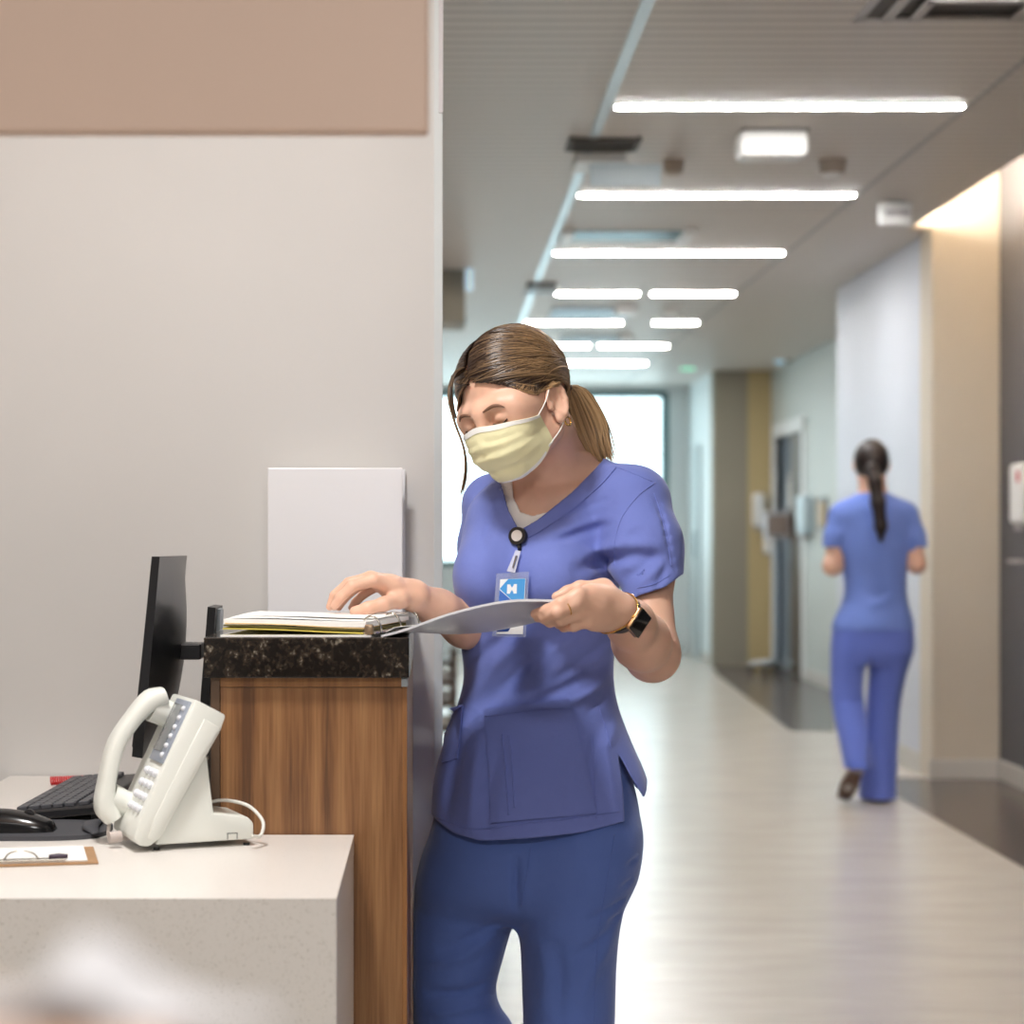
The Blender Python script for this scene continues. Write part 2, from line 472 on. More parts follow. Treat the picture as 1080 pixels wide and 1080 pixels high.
# steel framed air diffuser above the third light
t = thing('air_diffuser', 'steel framed slot diffuser in the ceiling just above the third long light', 'vent', (0.98, 10.6, H))
b = BM()
for i in range(3): box(b, (0.68, 10.45 + i * 0.12, H - 0.012), (1.24, 10.51 + i * 0.12, H), 0.003)
obj('slats', b, mat('blue_steel', (140, 170, 182), 0.25, metal=0.6), t)
for x in (0.63, 1.24):
    b = BM(); box(b, (x, 10.4, H - 0.03), (x + 0.06, 10.8, H), 0.008); obj('end_cap', b, M_WHITE, t)
# far vents and detectors
t = thing('ceiling_vent', 'dark vent in the ceiling left of the first pair of short lights', 'vent', (0.66, 12.7, H))
b = BM(); box(b, (0.55, 12.6, H - 0.02), (0.73, 12.75, H), 0.002); obj('grille', b, mat('dark_vent_far', (84, 84, 84), 0.5), t)
b = BM(); box(b, (0.55, 13.0, H - 0.012), (0.75, 13.1, H), 0.002); obj('frame', b, mat('blue_plate', (170, 190, 204), 0.4), t)
t = thing('air_diffuser', 'blue grey slot diffuser in the ceiling between the two split rows of lights', 'vent', (1.1, 14.2, H))
b = BM()
for i in range(4): box(b, (0.78, 14.0 + i * 0.16, H - 0.02), (1.32, 14.08 + i * 0.16, H), 0.003)
obj('slats', b, mat('blue_steel_far', (150, 172, 188), 0.3, metal=0.5), t)
b = BM(); box(b, (1.2, 13.9, H - 0.05), (1.34, 14.1, H), 0.01); obj('end_cap', b, M_WHITE, t)
t = thing('smoke_detector', 'round white detector above the shortest right ceiling light', 'detector', (1.62, 14.2, H))
b = BM(); cyl(b, (1.60, 14.2, H - 0.05), (1.60, 14.2, H), 0.05, 0.07); obj('body', b, M_WHITE, t, True, angle=0.6)
b = BM(); cyl(b, (1.60, 14.2, H - 0.065), (1.60, 14.2, H - 0.045), 0.02, 0.03); obj('cap', b, M_FIX, t, True, angle=0.6)
t = thing('air_diffuser', 'grey slot diffuser over the row of lights nearest the window', 'vent', (1.1, 16.0, H))
b = BM()
for i in range(3): box(b, (0.95, 15.9 + i * 0.16, H - 0.02), (1.45, 15.98 + i * 0.16, H), 0.003)
obj('slats', b, mat('grey_steel_far', (126, 138, 144), 0.3, metal=0.5), t)
b = BM(); box(b, (1.4, 15.85, H - 0.05), (1.5, 16.05, H), 0.01); obj('end_cap', b, M_WHITE, t)
# green exit sign
a, c = P(718, 364, 19.0), P(733, 390, 19.0)
t = thing('exit_sign', 'green lit exit sign hanging under the ceiling near the far window', 'sign', (a.x, 19.0, c.z))
b = BM(); box(b, (a.x, 19.0, c.z + 0.1), (c.x, 19.04, a.z), 0.004); obj('sign_face', b, emit('green_sign', (20, 190, 105), 1.5), t)
b = BM(); box(b, (a.x, 19.0, c.z), (c.x, 19.04, c.z + 0.1), 0.004); obj('lower_face', b, emit('pale_green_sign', (140, 235, 195), 1.0), t)
b = BM(); box(b, (a.x + 0.03, 19.01, a.z - 0.005), (c.x - 0.03, 19.03, H)); obj('bracket', b, M_ALU, t)
# security camera near the recess door
c = P(822, 378, 18.2)
t = thing('security_camera', 'small white security camera under the ceiling above the recess door', 'camera', (c.x, 18.2, c.z))
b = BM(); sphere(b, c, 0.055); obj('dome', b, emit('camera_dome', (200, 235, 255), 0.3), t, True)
b = BM(); box(b, (c.x + 0.05, 18.15, c.z - 0.03), (c.x + 0.17, 18.25, c.z + 0.03), 0.01); obj('bracket', b, mat('dark_bracket', (96, 90, 80), 0.5), t)
b = BM(); cyl(b, (c.x + 0.1, 18.2, c.z), (c.x + 0.1, 18.2, H), 0.015); obj('stem', b, mat('grey_stem', (140, 138, 130), 0.5), t)
# small wall light by the left bulkhead
c = P(495, 293, 11.9)
t = thing('wall_light', 'narrow pale light fitting on the bulkhead corner at far left', 'light', (c.x, 11.9, c.z))
b = BM(); box(b, (c.x - 0.022, 11.9, c.z - 0.06), (c.x + 0.022, 12.02, c.z + 0.055), 0.006); obj('lens', b, emit('pale_lens', (200, 225, 240), 0.5), t)
b = BM(); box(b, (c.x - 0.03, 11.98, c.z - 0.03), (c.x - 0.01, 12.0, c.z + 0.02)); obj('bracket', b, M_ALU, t)
# big air vent, top right
t = thing('ceiling_vent', 'large square stepped air vent in the ceiling at the top right', 'vent', (2.0, 6.1, H))
for i, (x0, x1, y0, y1) in enumerate(((1.235, 1.84, 5.75, 6.19), (1.31, 1.77, 5.8, 6.14), (1.38, 1.70, 5.86, 6.09))):
    b = BM(); z = H - 0.006 - 0.012 * i; w = 0.03
    for lo, hi in (((x0, y0, z), (x1, y0 + w, z + 0.012)), ((x0, y1 - w, z), (x1, y1, z + 0.012)), ((x0, y0, z), (x0 + w, y1, z + 0.012)), ((x1 - w, y0, z), (x1, y1, z + 0.012))): box(b, lo, hi, 0.002)
    obj('vent_ring', b, mat('vent_metal', (176, 172, 168), 0.35, metal=0.3), t)
b = BM(); box(b, (1.26, 5.77, H - 0.002), (1.82, 6.17, H)); obj('vent_throat', b, mat('vent_dark', (96, 92, 90), 0.7), t)

# ================================================================== things on the right wall and in the recess
def dispenser(name, label, cat, x, y, z, w, h, d, face=-1, mt=M_WHITE):
    t = thing(name, label, cat, (x, y, z))
    b = BM(); box(b, (x + face * d, y - w / 2, z), (x, y + w / 2, z + h), min(w, h, d) * 0.2, seg=3); obj('body', b, mt, t, True, angle=0.7)
    b = BM(); box(b, (x + face * d * 0.85, y - w * 0.3, z - h * 0.12), (x + face * d * 0.2, y + w * 0.3, z + 0.005), 0.004); obj('nozzle', b, mat('grey_nozzle', (150, 148, 150), 0.4), t)
    return t


t = dispenser('soap_dispenser', 'white wall dispenser on the charcoal wall at the right edge', 'dispenser', 2.8, 9.75, 1.268, 0.18, 0.28, 0.10)
b = BM(); box(b, (2.694, 9.665, 1.46), (2.701, 9.69, 1.51)); obj('logo_mark', b, mat('red_mark', (200, 70, 90), 0.5), t)
t = thing('drip_tray', 'grey drip tray bracket on the charcoal wall under the white dispenser', 'tray', (2.8, 9.75, 1.08))
b = BM(); box(b, (2.69, 9.67, 1.08), (2.80, 9.84, 1.098), 0.004); obj('tray', b, mat('grey_tray', (160, 156, 156), 0.4), t)
b = BM(); box(b, (2.785, 9.70, 1.09), (2.802, 9.76, 1.19), 0.003); obj('bracket', b, M_ALU, t)
dispenser('soap_dispenser', 'white hand dispenser on the ochre wall left of the far door', 'dispenser', 3.02, 19.21, 1.30, 0.16, 0.3, 0.10, -1)
dispenser('glove_box', 'pale box hanging under the white dispenser on the ochre wall', 'dispenser', 3.1, 19.2, 1.05, 0.14, 0.16, 0.08, -1)
t = thing('wall_notice', 'white notice sheet on the blue grey door leaf in the recess', 'notice', (3.148, 18.5, 1.5))
b = BM(); box(b, (3.14, 18.38, 1.44), (3.15, 18.66, 1.76), 0.002); obj('sheet', b, M_WHITE, t)
b = BM(); box(b, (3.136, 18.42, 1.70), (3.142, 18.62, 1.74), 0.001); obj('heading', b, mat('grey_print', (170, 172, 178), 0.6), t)
t = dispenser('wall_file', 'pale blue wall file holder right of the brown recess door', 'file holder', 3.1, 17.25, 1.22, 0.32, 0.32, 0.10, -1, mat('pale_blue_plastic', (196, 216, 226), 0.4))
t = thing('wall_frame', 'small brown framed panel on the recess wall beside the wall file', 'frame', (3.1, 16.7, 1.3))
b = BM(); box(b, (3.08, 16.5, 1.25), (3.1, 16.85, 1.52), 0.004); obj('frame', b, M_DW, t)
b = BM(); box(b, (3.076, 16.54, 1.29), (3.082, 16.81, 1.48)); obj('panel', b, mat('tan_panel', (176, 140, 84), 0.5), t)
# wheeled stand with monitor by the far door
t = thing('vitals_monitor_stand', 'grey wheeled monitor stand parked before the far recess door', 'medical stand', (2.98, 18.2, 0))
b = BM(); cyl(b, (2.98, 18.2, 0.1), (2.98, 18.2, 1.3), 0.03); obj('pole', b, mat('blue_grey_pole', (128, 142, 156), 0.35), t, True, angle=0.6)
b = BM()
for k in range(5):
    a = k * 2 * PI / 5 + 0.3
    tube(b, [(2.98, 18.2, 0.12), (2.98 + 0.24 * math.cos(a), 18.2 + 0.24 * math.sin(a), 0.09)], 0.02, 8)
obj('base', b, M_ALU, t)
for k in range(5):
    a = k * 2 * PI / 5 + 0.3
    b = BM(); x, y = 2.98 + 0.24 * math.cos(a), 18.2 + 0.24 * math.sin(a)
    cyl(b, (x - 0.015, y, 0.04), (x + 0.015, y, 0.04), 0.04); cyl(b, (x, y, 0.06), (x, y, 0.095), 0.012); obj('wheel', b, M_BLACK, t, True, angle=0.6)
b = BM(); box(b, (2.86, 18.12, 1.18), (3.08, 18.26, 1.42), 0.02); obj('monitor', b, mat('pale_grey_device', (186, 188, 194), 0.4), t)
b = BM(); box(b, (2.88, 18.112, 1.22), (3.06, 18.125, 1.39)); obj('screen', b, mat('tan_screen', (150, 136, 128), 0.3), t)
# low brown shelf with white bowls, far left behind the wall end
t = thing('shelf_rack', 'dark brown low rack with shelves seen behind the wall end at far left', 'rack', (-0.06, 10.0, 0))
M_BRN = mat('dark_brown_wood', (74, 54, 40), 0.4)
b = BM()
b.free()
for x in (-0.28, 0.085):
    for y in (10.0, 10.3):
        b = BM(); box(b, (x - 0.015, y - 0.015, 0), (x + 0.015, y + 0.015, 0.66), 0.003); obj('post', b, M_BRN, t)
for z in (0.28, 0.40, 0.5, 0.6):
    b = BM(); box(b, (-0.29, 9.98, z - 0.012), (0.095, 10.32, z + 0.012), 0.003); obj('shelf', b, M_BRN, t)
for i, z in enumerate((0.292, 0.412, 0.512)):
    b = BM(); cyl(b, (0.045, 10.06, z), (0.045, 10.06, z + 0.05), 0.035, 0.055); o = obj('bowl', b, M_WHITE, None, True, angle=0.6)
    tag(o, 'white bowl on the ' + ('lowest', 'middle', 'upper')[i] + ' visible shelf of the dark brown rack', 'bowl', 'white bowls on the brown rack')
# dark door edge shape behind the rack
# ================================================================== lights and world
def area(name, loc, size, power, rgb=(255, 255, 255), rot=(0, 0, 0), sy=None):
    l = bpy.data.lights.new(name, 'AREA'); l.energy = power; l.color = lin(rgb)[:3]
    l.shape = 'RECTANGLE' if sy else 'SQUARE'; l.size = size
    if sy: l.size_y = sy
    o = bpy.data.objects.new(name, l); COL.objects.link(o); o.location = loc; o.rotation_euler = rot
    return o


def troffer(x, y, sx, sy, power, label, rgb=(255, 254, 252)):
    t = thing('recessed_light', label, 'ceiling light', (x, y, H), 0, 'square recessed ceiling lights of the nurse station')
    b = BM()
    w = 0.025
    for lo, hi in (((x - sx / 2 - w, y - sy / 2 - w, H - 0.012), (x + sx / 2 + w, y - sy / 2, H + 0.002)), ((x - sx / 2 - w, y + sy / 2, H - 0.012), (x + sx / 2 + w, y + sy / 2 + w, H + 0.002)),
                   ((x - sx / 2 - w, y - sy / 2, H - 0.012), (x - sx / 2, y + sy / 2, H + 0.002)), ((x + sx / 2, y - sy / 2, H - 0.012), (x + sx / 2 + w, y + sy / 2, H + 0.002))): box(b, lo, hi)
    obj('frame', b, M_FIX, t)
    o = area('lamp', (x, y, H - 0.006), sx, power, rgb, (0, 0, 0), sy)
    o.parent = t; o.location = (0, 0, -0.006)
    return t


troffer(-0.45, 2.52, 0.3, 0.3, LAMP_KEY, 'recessed light over the nurse station desk')
troffer(-0.9, 0.7, 0.6, 0.6, LAMP_F1, 'added recessed fill light over the front counter at left')  # unseen fill lamp, added to brighten the soffit face and desk front
troffer(0.5, -0.5, 0.6, 0.6, LAMP_F2, 'added recessed fill light just behind the camera over the corridor')  # unseen fill lamp, added for frontal light on the nurse's neck and clothes
troffer(-2.4, 2.9, 0.6, 0.6, LAMP_F3, 'recessed light over the far left of the nurse station')
# cove: warm LED strip lying on the ceiling edge by the charcoal wall
t = thing('cove_light', 'warm light strip hidden in the cove along the charcoal wall', 'cove light', (2.3, 6.0, H + 0.03))
b = BM(); box(b, (2.285, 3.0, H + 0.03), (2.315, 10.33, H + 0.045)); obj('strip', b, emit('warm_led', (255, 243, 226), LAMP_COVE), t)

wd = bpy.data.worlds.new('sky'); scene.world = wd; wd.use_nodes = True
nt = wd.node_tree; bg = nt.nodes['Background']
bg.inputs[0].default_value = (0.82, 0.95, 1.0, 1); bg.inputs[1].default_value = SKY

cam = bpy.data.cameras.new('camera'); co = bpy.data.objects.new('camera', cam); COL.objects.link(co)
co.location = (0, 0, CAMZ); co.rotation_euler = (PI / 2, 0, 0)
cam.sensor_width = 36; cam.lens = 36 * F / 1080
cam.shift_x = (540 - PX) / 1080; cam.shift_y = (PY - 540) / 1080
cam.dof.use_dof = True; cam.dof.focus_distance = 3.42; cam.dof.aperture_fstop = 3.7
scene.camera = co
scene.view_settings.view_transform = 'Standard'; scene.view_settings.look = 'None'
scene.view_settings.gamma = 1; scene.view_settings.use_curve_mapping = False
scene.view_settings.exposure = EXPOSURE
# ================================================================== desk, counter and what stands on them
def quartz():
    m = mat('white_quartz', (232, 230, 226), 0.3, var=0.02, scale=60)
    nt = m.node_tree; b = nt.nodes['Principled BSDF']
    tc = nt.nodes.new('ShaderNodeTexCoord'); v = nt.nodes.new('ShaderNodeTexNoise'); v.inputs['Scale'].default_value = 420; v.inputs['Detail'].default_value = 1
    nt.links.new(tc.outputs['Object'], v.inputs[0])
    r = nt.nodes.new('ShaderNodeValToRGB')
    r.color_ramp.elements[0].position = 0.26; r.color_ramp.elements[0].color = lin((188, 182, 172))
    r.color_ramp.elements[1].position = 0.36; r.color_ramp.elements[1].color = lin((226, 221, 215))
    nt.links.new(v.outputs['Fac'], r.inputs[0]); nt.links.new(r.outputs[0], b.inputs['Base Color'])
    return m


def granite():
    m = mat('dark_granite', (38, 32, 28), 0.16)
    nt = m.node_tree; b = nt.nodes['Principled BSDF']
    tc = nt.nodes.new('ShaderNodeTexCoord')
    v = nt.nodes.new('ShaderNodeTexNoise'); v.inputs['Scale'].default_value = 75; v.inputs['Detail'].default_value = 9; v.inputs['Roughness'].default_value = 0.72
    nt.links.new(tc.outputs['Object'], v.inputs[0])
    r = nt.nodes.new('ShaderNodeValToRGB')
    r.color_ramp.elements[0].position = 0.46; r.color_ramp.elements[0].color = lin((20, 17, 15))
    r.color_ramp.elements[1].position = 0.58; r.color_ramp.elements[1].color = lin((52, 44, 36))
    e = r.color_ramp.elements.new(0.67); e.color = lin((150, 142, 128))
    nt.links.new(v.outputs['Fac'], r.inputs[0]); nt.links.new(r.outputs[0], b.inputs['Base Color'])
    return m


M_QUARTZ, M_GRAN = quartz(), granite()
M_WOOD = wood('striped_walnut', (128, 88, 54), (158, 116, 76), (94, 62, 38))
M_WOODE = wood('walnut_edge', (140, 96, 56), (160, 112, 68), (118, 78, 46))
DZ, CZ = 0.75, 1.054
t = thing('desk', 'white quartz desk with a solid front in the lower left corner', 'desk', (-0.47, 3.3, 0))
b = BM(); box(b, (-0.816, 2.676, DZ - 0.03), (-0.1265, 3.208, DZ)); box(b, (-0.816, 3.208, DZ - 0.03), (-0.352, 3.996, DZ)); obj('desk_top', b, M_QUARTZ, t)
b = BM(); box(b, (-0.816, 2.644, 0), (-0.1265, 2.676, DZ)); obj('front_panel', b, M_QUARTZ, t)
b = BM(); box(b, (-0.1565, 2.676, 0), (-0.1268, 3.206, DZ - 0.03)); obj('side_panel', b, M_QUARTZ, t)

t = thing('counter', 'tall walnut counter with dark granite top beside the standing nurse', 'counter', (-0.195, 3.6, 0))
b = BM(); box(b, (-0.356, 3.195, 0.992), (-0.0415, 3.995, CZ), 0.0015); obj('granite_top', b, M_GRAN, t)
b = BM(); box(b, (-0.332, 3.212, 0.0), (-0.052, 3.99, 0.976)); obj('end_panel', b, M_WOOD, t)
b = BM(); box(b, (-0.347, 3.210, 0.0), (-0.333, 3.99, 0.9915), 0.001); obj('edge_panel', b, mat('grey_brown_edge', (92, 70, 52), 0.5), t)
b = BM(); box(b, (-0.052, 3.210, 0.0), (-0.0445, 3.99, 0.9915), 0.001); obj('edge_panel', b, M_WOODE, t)
b = BM(); box(b, (-0.3325, 3.211, 0.977), (-0.0525, 3.99, 0.9915), 0.001); obj('top_rail', b, M_WOODE, t)
b = BM(); box(b, (-0.0535, 3.203, 0.978), (-0.0435, 3.225, 0.991), 0.001); obj('metal_bracket', b, M_ALU, t)

# ---- white binder standing against the wall on the counter
M_BIND = mat('white_binder', (238, 239, 242), 0.28, bump=0.25, bscale=14, stretch=(1, 1, 2.2))
a, c = P(284, 494, 3.95), P(427, 655, 3.95)
t = thing('binder', 'white ring binder standing upright against the wall on the counter', 'binder', ((a.x + c.x) / 2, 3.95, CZ))
xl, xr = a.x, c.x - 0.004
zt = a.z
b = BM(); box(b, (xl, 3.925, CZ + 0.001), (xr, 3.929, zt), 0.0015); obj('front_cover', b, M_BIND, t)
b = BM(); box(b, (xl + 0.004, 3.986, CZ + 0.001), (xr + 0.004, 3.990, zt - 0.001), 0.0015); obj('back_cover', b, M_BIND, t)
b = BM(); box(b, (xl - 0.001, 3.926, CZ + 0.001), (xl + 0.003, 3.989, zt), 0.0015); obj('spine', b, M_BIND, t)
b = BM(); box(b, (xl + 0.006, 3.934, CZ + 0.006), (xr - 0.012, 3.980, zt - 0.012), 0.001); obj('paper_block', b, mat('binder_paper', (236, 234, 228), 0.7), t)

# ---- open binder on the counter front
M_PAP = mat('paper', (244, 243, 240), 0.6)
M_CLR = mat('grey_cover', (206, 207, 212), 0.35)
M_YEL2 = mat('yellow_tab', (206, 190, 84), 0.6)
M_MAN = mat('manila', (228, 196, 138), 0.6)
M_CHROME = mat('chrome', (200, 196, 186), 0.2, metal=1.0)
t = thing('open_binder', 'open white ring binder lying on the granite counter under the nurse’s hands'.replace('’', "'"), 'binder', (-0.2, 3.3, CZ))
# hinge axis runs back and to the right; left half lies on the counter
hn, hf = Vector((-0.105, 3.205, CZ)), Vector((-0.035, 3.49, CZ))
ax = (hf - hn).normalized(); lf = Vector((-ax.y, ax.x, 0))          # towards the left half
def bp(u, v, z): return hn + ax * u + lf * v + Vector((0, 0, z))
def slab(nm, u0, u1, v0, v1, z0, z1, m, wob=0.0):
    b = BM(); n = 10
    g = [[bp(u0 + (u1 - u0) * i / 5, v0 + (v1 - v0) * j / n, (z0 + z1) / 2 + wob * math.sin(j * 0.9 + i * 0.7)) for j in range(n + 1)] for i in range(6)]
    sheet(b, g, abs(z1 - z0)); return obj(nm, b, m, t)
# left cover is clipped to the counter: it runs along the slab's front edge
def quadslab(nm, pts, z0, z1, m, lift=0.0, wob=0.0):
    """pts: near-left, near-right, far-right, far-left (x, y)"""
    b = BM(); n, k = 12, 6
    A, B_, C_, D = [Vector((p[0], p[1], 0)) for p in pts]
    g = []
    for i in range(k + 1):
        v = i / k; row = []
        for j in range(n + 1):
            u = j / n
            p = (A * (1 - u) + B_ * u) * (1 - v) + (D * (1 - u) + C_ * u) * v
            p.z = (z0 + z1) / 2 + lift * (1 - u) + wob * math.sin(u * 5 + v * 3)
            row.append(p)
        g.append(row)
    sheet(b, g, z1 - z0); return obj(nm, b, m, t)
LX = -0.331
quadslab('left_cover', ((LX, 3.20), (-0.100, 3.20), (-0.035, 3.475), (LX + 0.03, 3.475)), CZ + 0.0005, CZ + 0.0035, M_PAP)
quadslab('yellow_folder', ((LX + 0.003, 3.206), (-0.112, 3.206), (-0.05, 3.465), (LX + 0.03, 3.465)), CZ + 0.006, CZ + 0.008, M_YEL2, 0.006, 0.001)
quadslab('olive_divider', ((LX + 0.004, 3.209), (-0.112, 3.209), (-0.05, 3.462), (LX + 0.03, 3.462)), CZ + 0.009, CZ + 0.012, mat('olive_card', (120, 114, 62), 0.6), 0.008)
quadslab('manila_divider', ((LX + 0.006, 3.207), (-0.110, 3.207), (-0.05, 3.462), (LX + 0.03, 3.462)), CZ + 0.0135, CZ + 0.0150, M_MAN, 0.007, 0.001)
quadslab('page_stack', ((LX + 0.004, 3.208), (-0.108, 3.208), (-0.045, 3.46), (LX + 0.03, 3.46)), CZ + 0.0155, CZ + 0.0235, M_PAP, 0.004, 0.0006)
quadslab('top_page', ((LX + 0.012, 3.222), (-0.100, 3.222), (-0.045, 3.458), (LX + 0.035, 3.458)), CZ + 0.0246, CZ + 0.0256, M_PAP, 0.004, 0.0012)
quadslab('top_page', ((LX + 0.02, 3.26), (-0.090, 3.26), (-0.045, 3.452), (LX + 0.04, 3.452)), CZ + 0.0274, CZ + 0.0284, M_PAP, 0.003, 0.001)
# ring mechanism: spine plate and three rings
b = BM(); box(b, (-0.012, 0, 0.001), (0.012, 0.27, 0.006), 0.002, M=Matrix.Translation(hn + Vector((0, 0.003, 0.002))) @ Matrix.Rotation(math.atan2(-ax.x, ax.y), 4, 'Z')); obj('ring_plate', b, M_CHROME, t)
for u in (0.02, 0.14, 0.26):
    b = BM(); pts = []
    for k in range(13):
        a_ = PI * k / 12
        pts.append(bp(u, -0.016 * math.cos(a_), 0.006 + 0.026 * math.sin(a_)))
    tube(b, pts, 0.0016, 8); obj('ring', b, M_CHROME, t, True)
b = BM(); box(b, (-0.007, -0.004, 0.0), (0.007, 0.007, 0.016), 0.003, M=Matrix.Translation(hn + Vector((0.002, -0.003, 0.004)))); obj('lever', b, mat('bronze_lever', (150, 128, 104), 0.35, metal=0.6), t, True, angle=0.7)
# right cover, lifted by the nurse's left hand
near = [P(402, 671, 3.20), P(428, 664, 3.19), P(480, 646, 3.175), P(537, 634, 3.155), P(588, 633.5, 3.135)]
far = [P(440, 662.5, 3.46), P(452, 667, 3.455), P(500, 667, 3.45), P(545, 660, 3.44), P(582, 651, 3.43)]
Nn, Fn = cr(near, 20), cr(far, 20)
g = [[tuple(Nn[j] * (1 - v) + Fn[j] * v) for j in range(20)] for v in np.linspace(0, 1, 10)]
b = BM(); sheet(b, g, 0.0035); obj('right_cover', b, M_CLR, t, True, angle=0.6)
COVER_N, COVER_F = Nn, Fn
# a loose page edge on the cover, bulging up
g = [[tuple((Nn[j] * (1 - v) + Fn[j] * v) + np.array([0, 0, 0.005 + 0.004 * math.sin(j * 0.6)])) for j in range(0, 12)] for v in np.linspace(0.12, 0.9, 6)]
b = BM(); sheet(b, g, 0.0006); obj('loose_page', b, M_PAP, t, True, angle=0.6)

# ---- monitor seen from its edge
M_SCR = mat('monitor_plastic', (26, 26, 29), 0.32)
t = thing('monitor', 'black monitor seen edge-on with its stand beside the counter', 'monitor', (-0.40, 3.6, DZ))
def MP(px, py, Y): return P(px, py, Y)
nT0, nT1 = P(160, 587, 3.25), P(168.5, 587, 3.25)
nB0, nB1 = P(139, 798, 3.25), P(150, 800, 3.25)
fT0, fB0 = P(190, 586, 3.77), P(171, 768, 3.77)
b = BM()
rows = []
NS = 14
for j in range(NS + 1):
    v = j / NS
    N0, N1 = nT0.lerp(nB0, v), nT1.lerp(nB1, v)
    F0 = fT0.lerp(fB0, v); F1 = F0 + (N1 - N0)
    ring = [N0, F0]
    for k in range(9):                      # the back face bulges
        u = 1 - k / 8
        p = N1.lerp(F1, u)
        bul = 0.030 * math.sin(PI * min(1, max(0, u))) ** 1.3 * (math.sin(PI * min(1, max(0.02, v))) ** 0.6)
        ring.append(p + Vector((bul, 0, 0)))
    rows.append([b.verts.new(p) for p in ring])
for A, B_ in zip(rows, rows[1:]):
    n = len(A)
    for k in range(n): b.faces.new((A[k], A[(k + 1) % n], B_[(k + 1) % n], B_[k]))
b.faces.new(rows[0][::-1]); b.faces.new(rows[-1])
bmesh.ops.recalc_face_normals(b, faces=b.faces)
obj('housing', b, M_SCR, t, True, angle=0.5)
b = BM(); prism(b, [nT0 + Vector((-0.0015, 0.012, -0.012)), fT0 + Vector((-0.0015, -0.012, -0.012)), fB0 + Vector((-0.0015, -0.012, 0.014)), nB0 + Vector((-0.0015, 0.012, 0.014))], (0.001, 0, 0)); obj('screen', b, mat('dark_screen', (16, 17, 20), 0.12), t)
b = BM(); p0 = P(184, 686, 3.5); p1 = P(214, 687, 3.5)
box(b, (p0.x, 3.47, p0.z - 0.014), (p1.x, 3.53, p0.z + 0.013), 0.003); obj('arm', b, M_SCR, t)
b = BM(); q = [P(219, 640, 3.44), P(227.5, 641, 3.44), P(221, 735, 3.44), P(218, 838, 3.44), P(210, 838, 3.44), P(211.5, 735, 3.44)]
prism(b, q, (0, 0.11, 0)); obj('stand_column', b, M_BLACK, t)
b = BM(); q = [P(229, 642, 3.47), P(232.5, 643, 3.47), P(232, 664, 3.47), P(228, 668, 3.47)]
prism(b, q, (0, 0.05, 0)); obj('silver_clip', b, M_ALU, t)
b = BM(); box(b, (-0.50, 3.40, DZ), (-0.36, 3.62, DZ + 0.012), 0.006); obj('stand_base', b, M_SCR, t)
for py in (800, 826):
    b = BM(); c = P(217, py, 3.43); cyl(b, c, c + Vector((0, 0.014, 0)), 0.004); obj('port_screw', b, M_CHROME, t, True, angle=0.6)

# ---- keyboard
M_KEYB = mat('keyboard_case', (30, 30, 33), 0.4)
M_KEY = mat('key_cap', (74, 75, 80), 0.45)
t = thing('keyboard', 'dark grey keyboard on the desk behind the mouse', 'keyboard', (-0.6, 3.55, DZ))
KT = Matrix.Translation((-0.602, 3.565, DZ + 0.0035)) @ Matrix.Rotation(math.radians(-2), 4, 'Z') @ Matrix.Rotation(math.radians(5.5), 4, 'Y').inverted()
b = BM(); box(b, (-0.068, -0.225, 0.004), (0.068, 0.225, 0.020), 0.004, M=KT); obj('case', b, M_KEYB, t)
nk = 0
rowsx = [-0.054, -0.034, -0.015, 0.004, 0.023, 0.046]
for i, x in enumerate(rowsx):
    y = -0.218
    while y < 0.21:
        w = rng.choice([0.0175, 0.0175, 0.0175, 0.027]) if i in (1, 2, 3, 4) else (0.0175 if i == 5 else rng.choice([0.02, 0.055]))
        w = min(w, 0.218 - y)
        if w > 0.008 and nk < 98:
            b = BM(); box(b, (x - 0.0085, y + 0.001, 0.019), (x + 0.0085, y + w - 0.001, 0.0265), 0.0015, M=KT, seg=1); obj('key', b, M_KEY, t); nk += 1
        y += w + 0.0015
for x in (-0.06, 0.06):
    b = BM(); box(b, (x - 0.008, -0.2, -0.01 if x > 0 else 0.0), (x + 0.008, 0.2, 0.006), 0.001, M=KT)
    for v in b.verts: v.co.z = max(v.co.z, DZ)
    obj('foot', b, M_KEYB, t)

# ---- red coiled cord behind the keyboard
b = BM(); pts = []
for k in range(700):
    s = k / 699; a_ = s * 2 * PI * 70
    x = -0.71 + 0.27 * s
    pts.append((x, 3.84 + 0.02 * math.sin(s * 4) + 0.006 * math.cos(a_), DZ + 0.0088 + 0.007 * math.sin(a_)))
tube(b, pts, 0.0017, 6); o = obj('coiled_cord', b, mat('red_cord', (206, 36, 44), 0.35), None, True)
tag(o, 'red coiled cord lying on the desk behind the keyboard', 'cord')

# ---- mouse pad and mouse
M_PAD = mat('mouse_pad', (66, 67, 72), 0.7, bump=0.3, bscale=900)
t = thing('mouse_pad', 'dark grey mouse pad with a wrist rest under the black mouse', 'mouse pad', (-0.64, 3.2, DZ))
b = BM()
pts = []
for k in range(40):
    a_ = 2 * PI * k / 40
    c, s = math.cos(a_), math.sin(a_)
    pts.append((-0.645 + 0.14 * abs(c) ** 0.6 * (1 if c > 0 else -1), 3.235 + 0.095 * abs(s) ** 0.6 * (1 if s > 0 else -1), DZ + 0.0002))
prism(b, pts, (0, 0, 0.007)); obj('pad', b, M_PAD, t)
b = BM(); tube(b, [(-0.515, 3.16, DZ + 0.008), (-0.53, 3.2, DZ + 0.0115), (-0.535, 3.25, DZ + 0.0115), (-0.53, 3.31, DZ + 0.008)], [0.006, 0.013, 0.013, 0.006], 12, 20, flat=0.5)
for v in b.verts: v.co.z = max(v.co.z, DZ + 0.0072)
obj('wrist_rest', b, M_PAD, t, True)
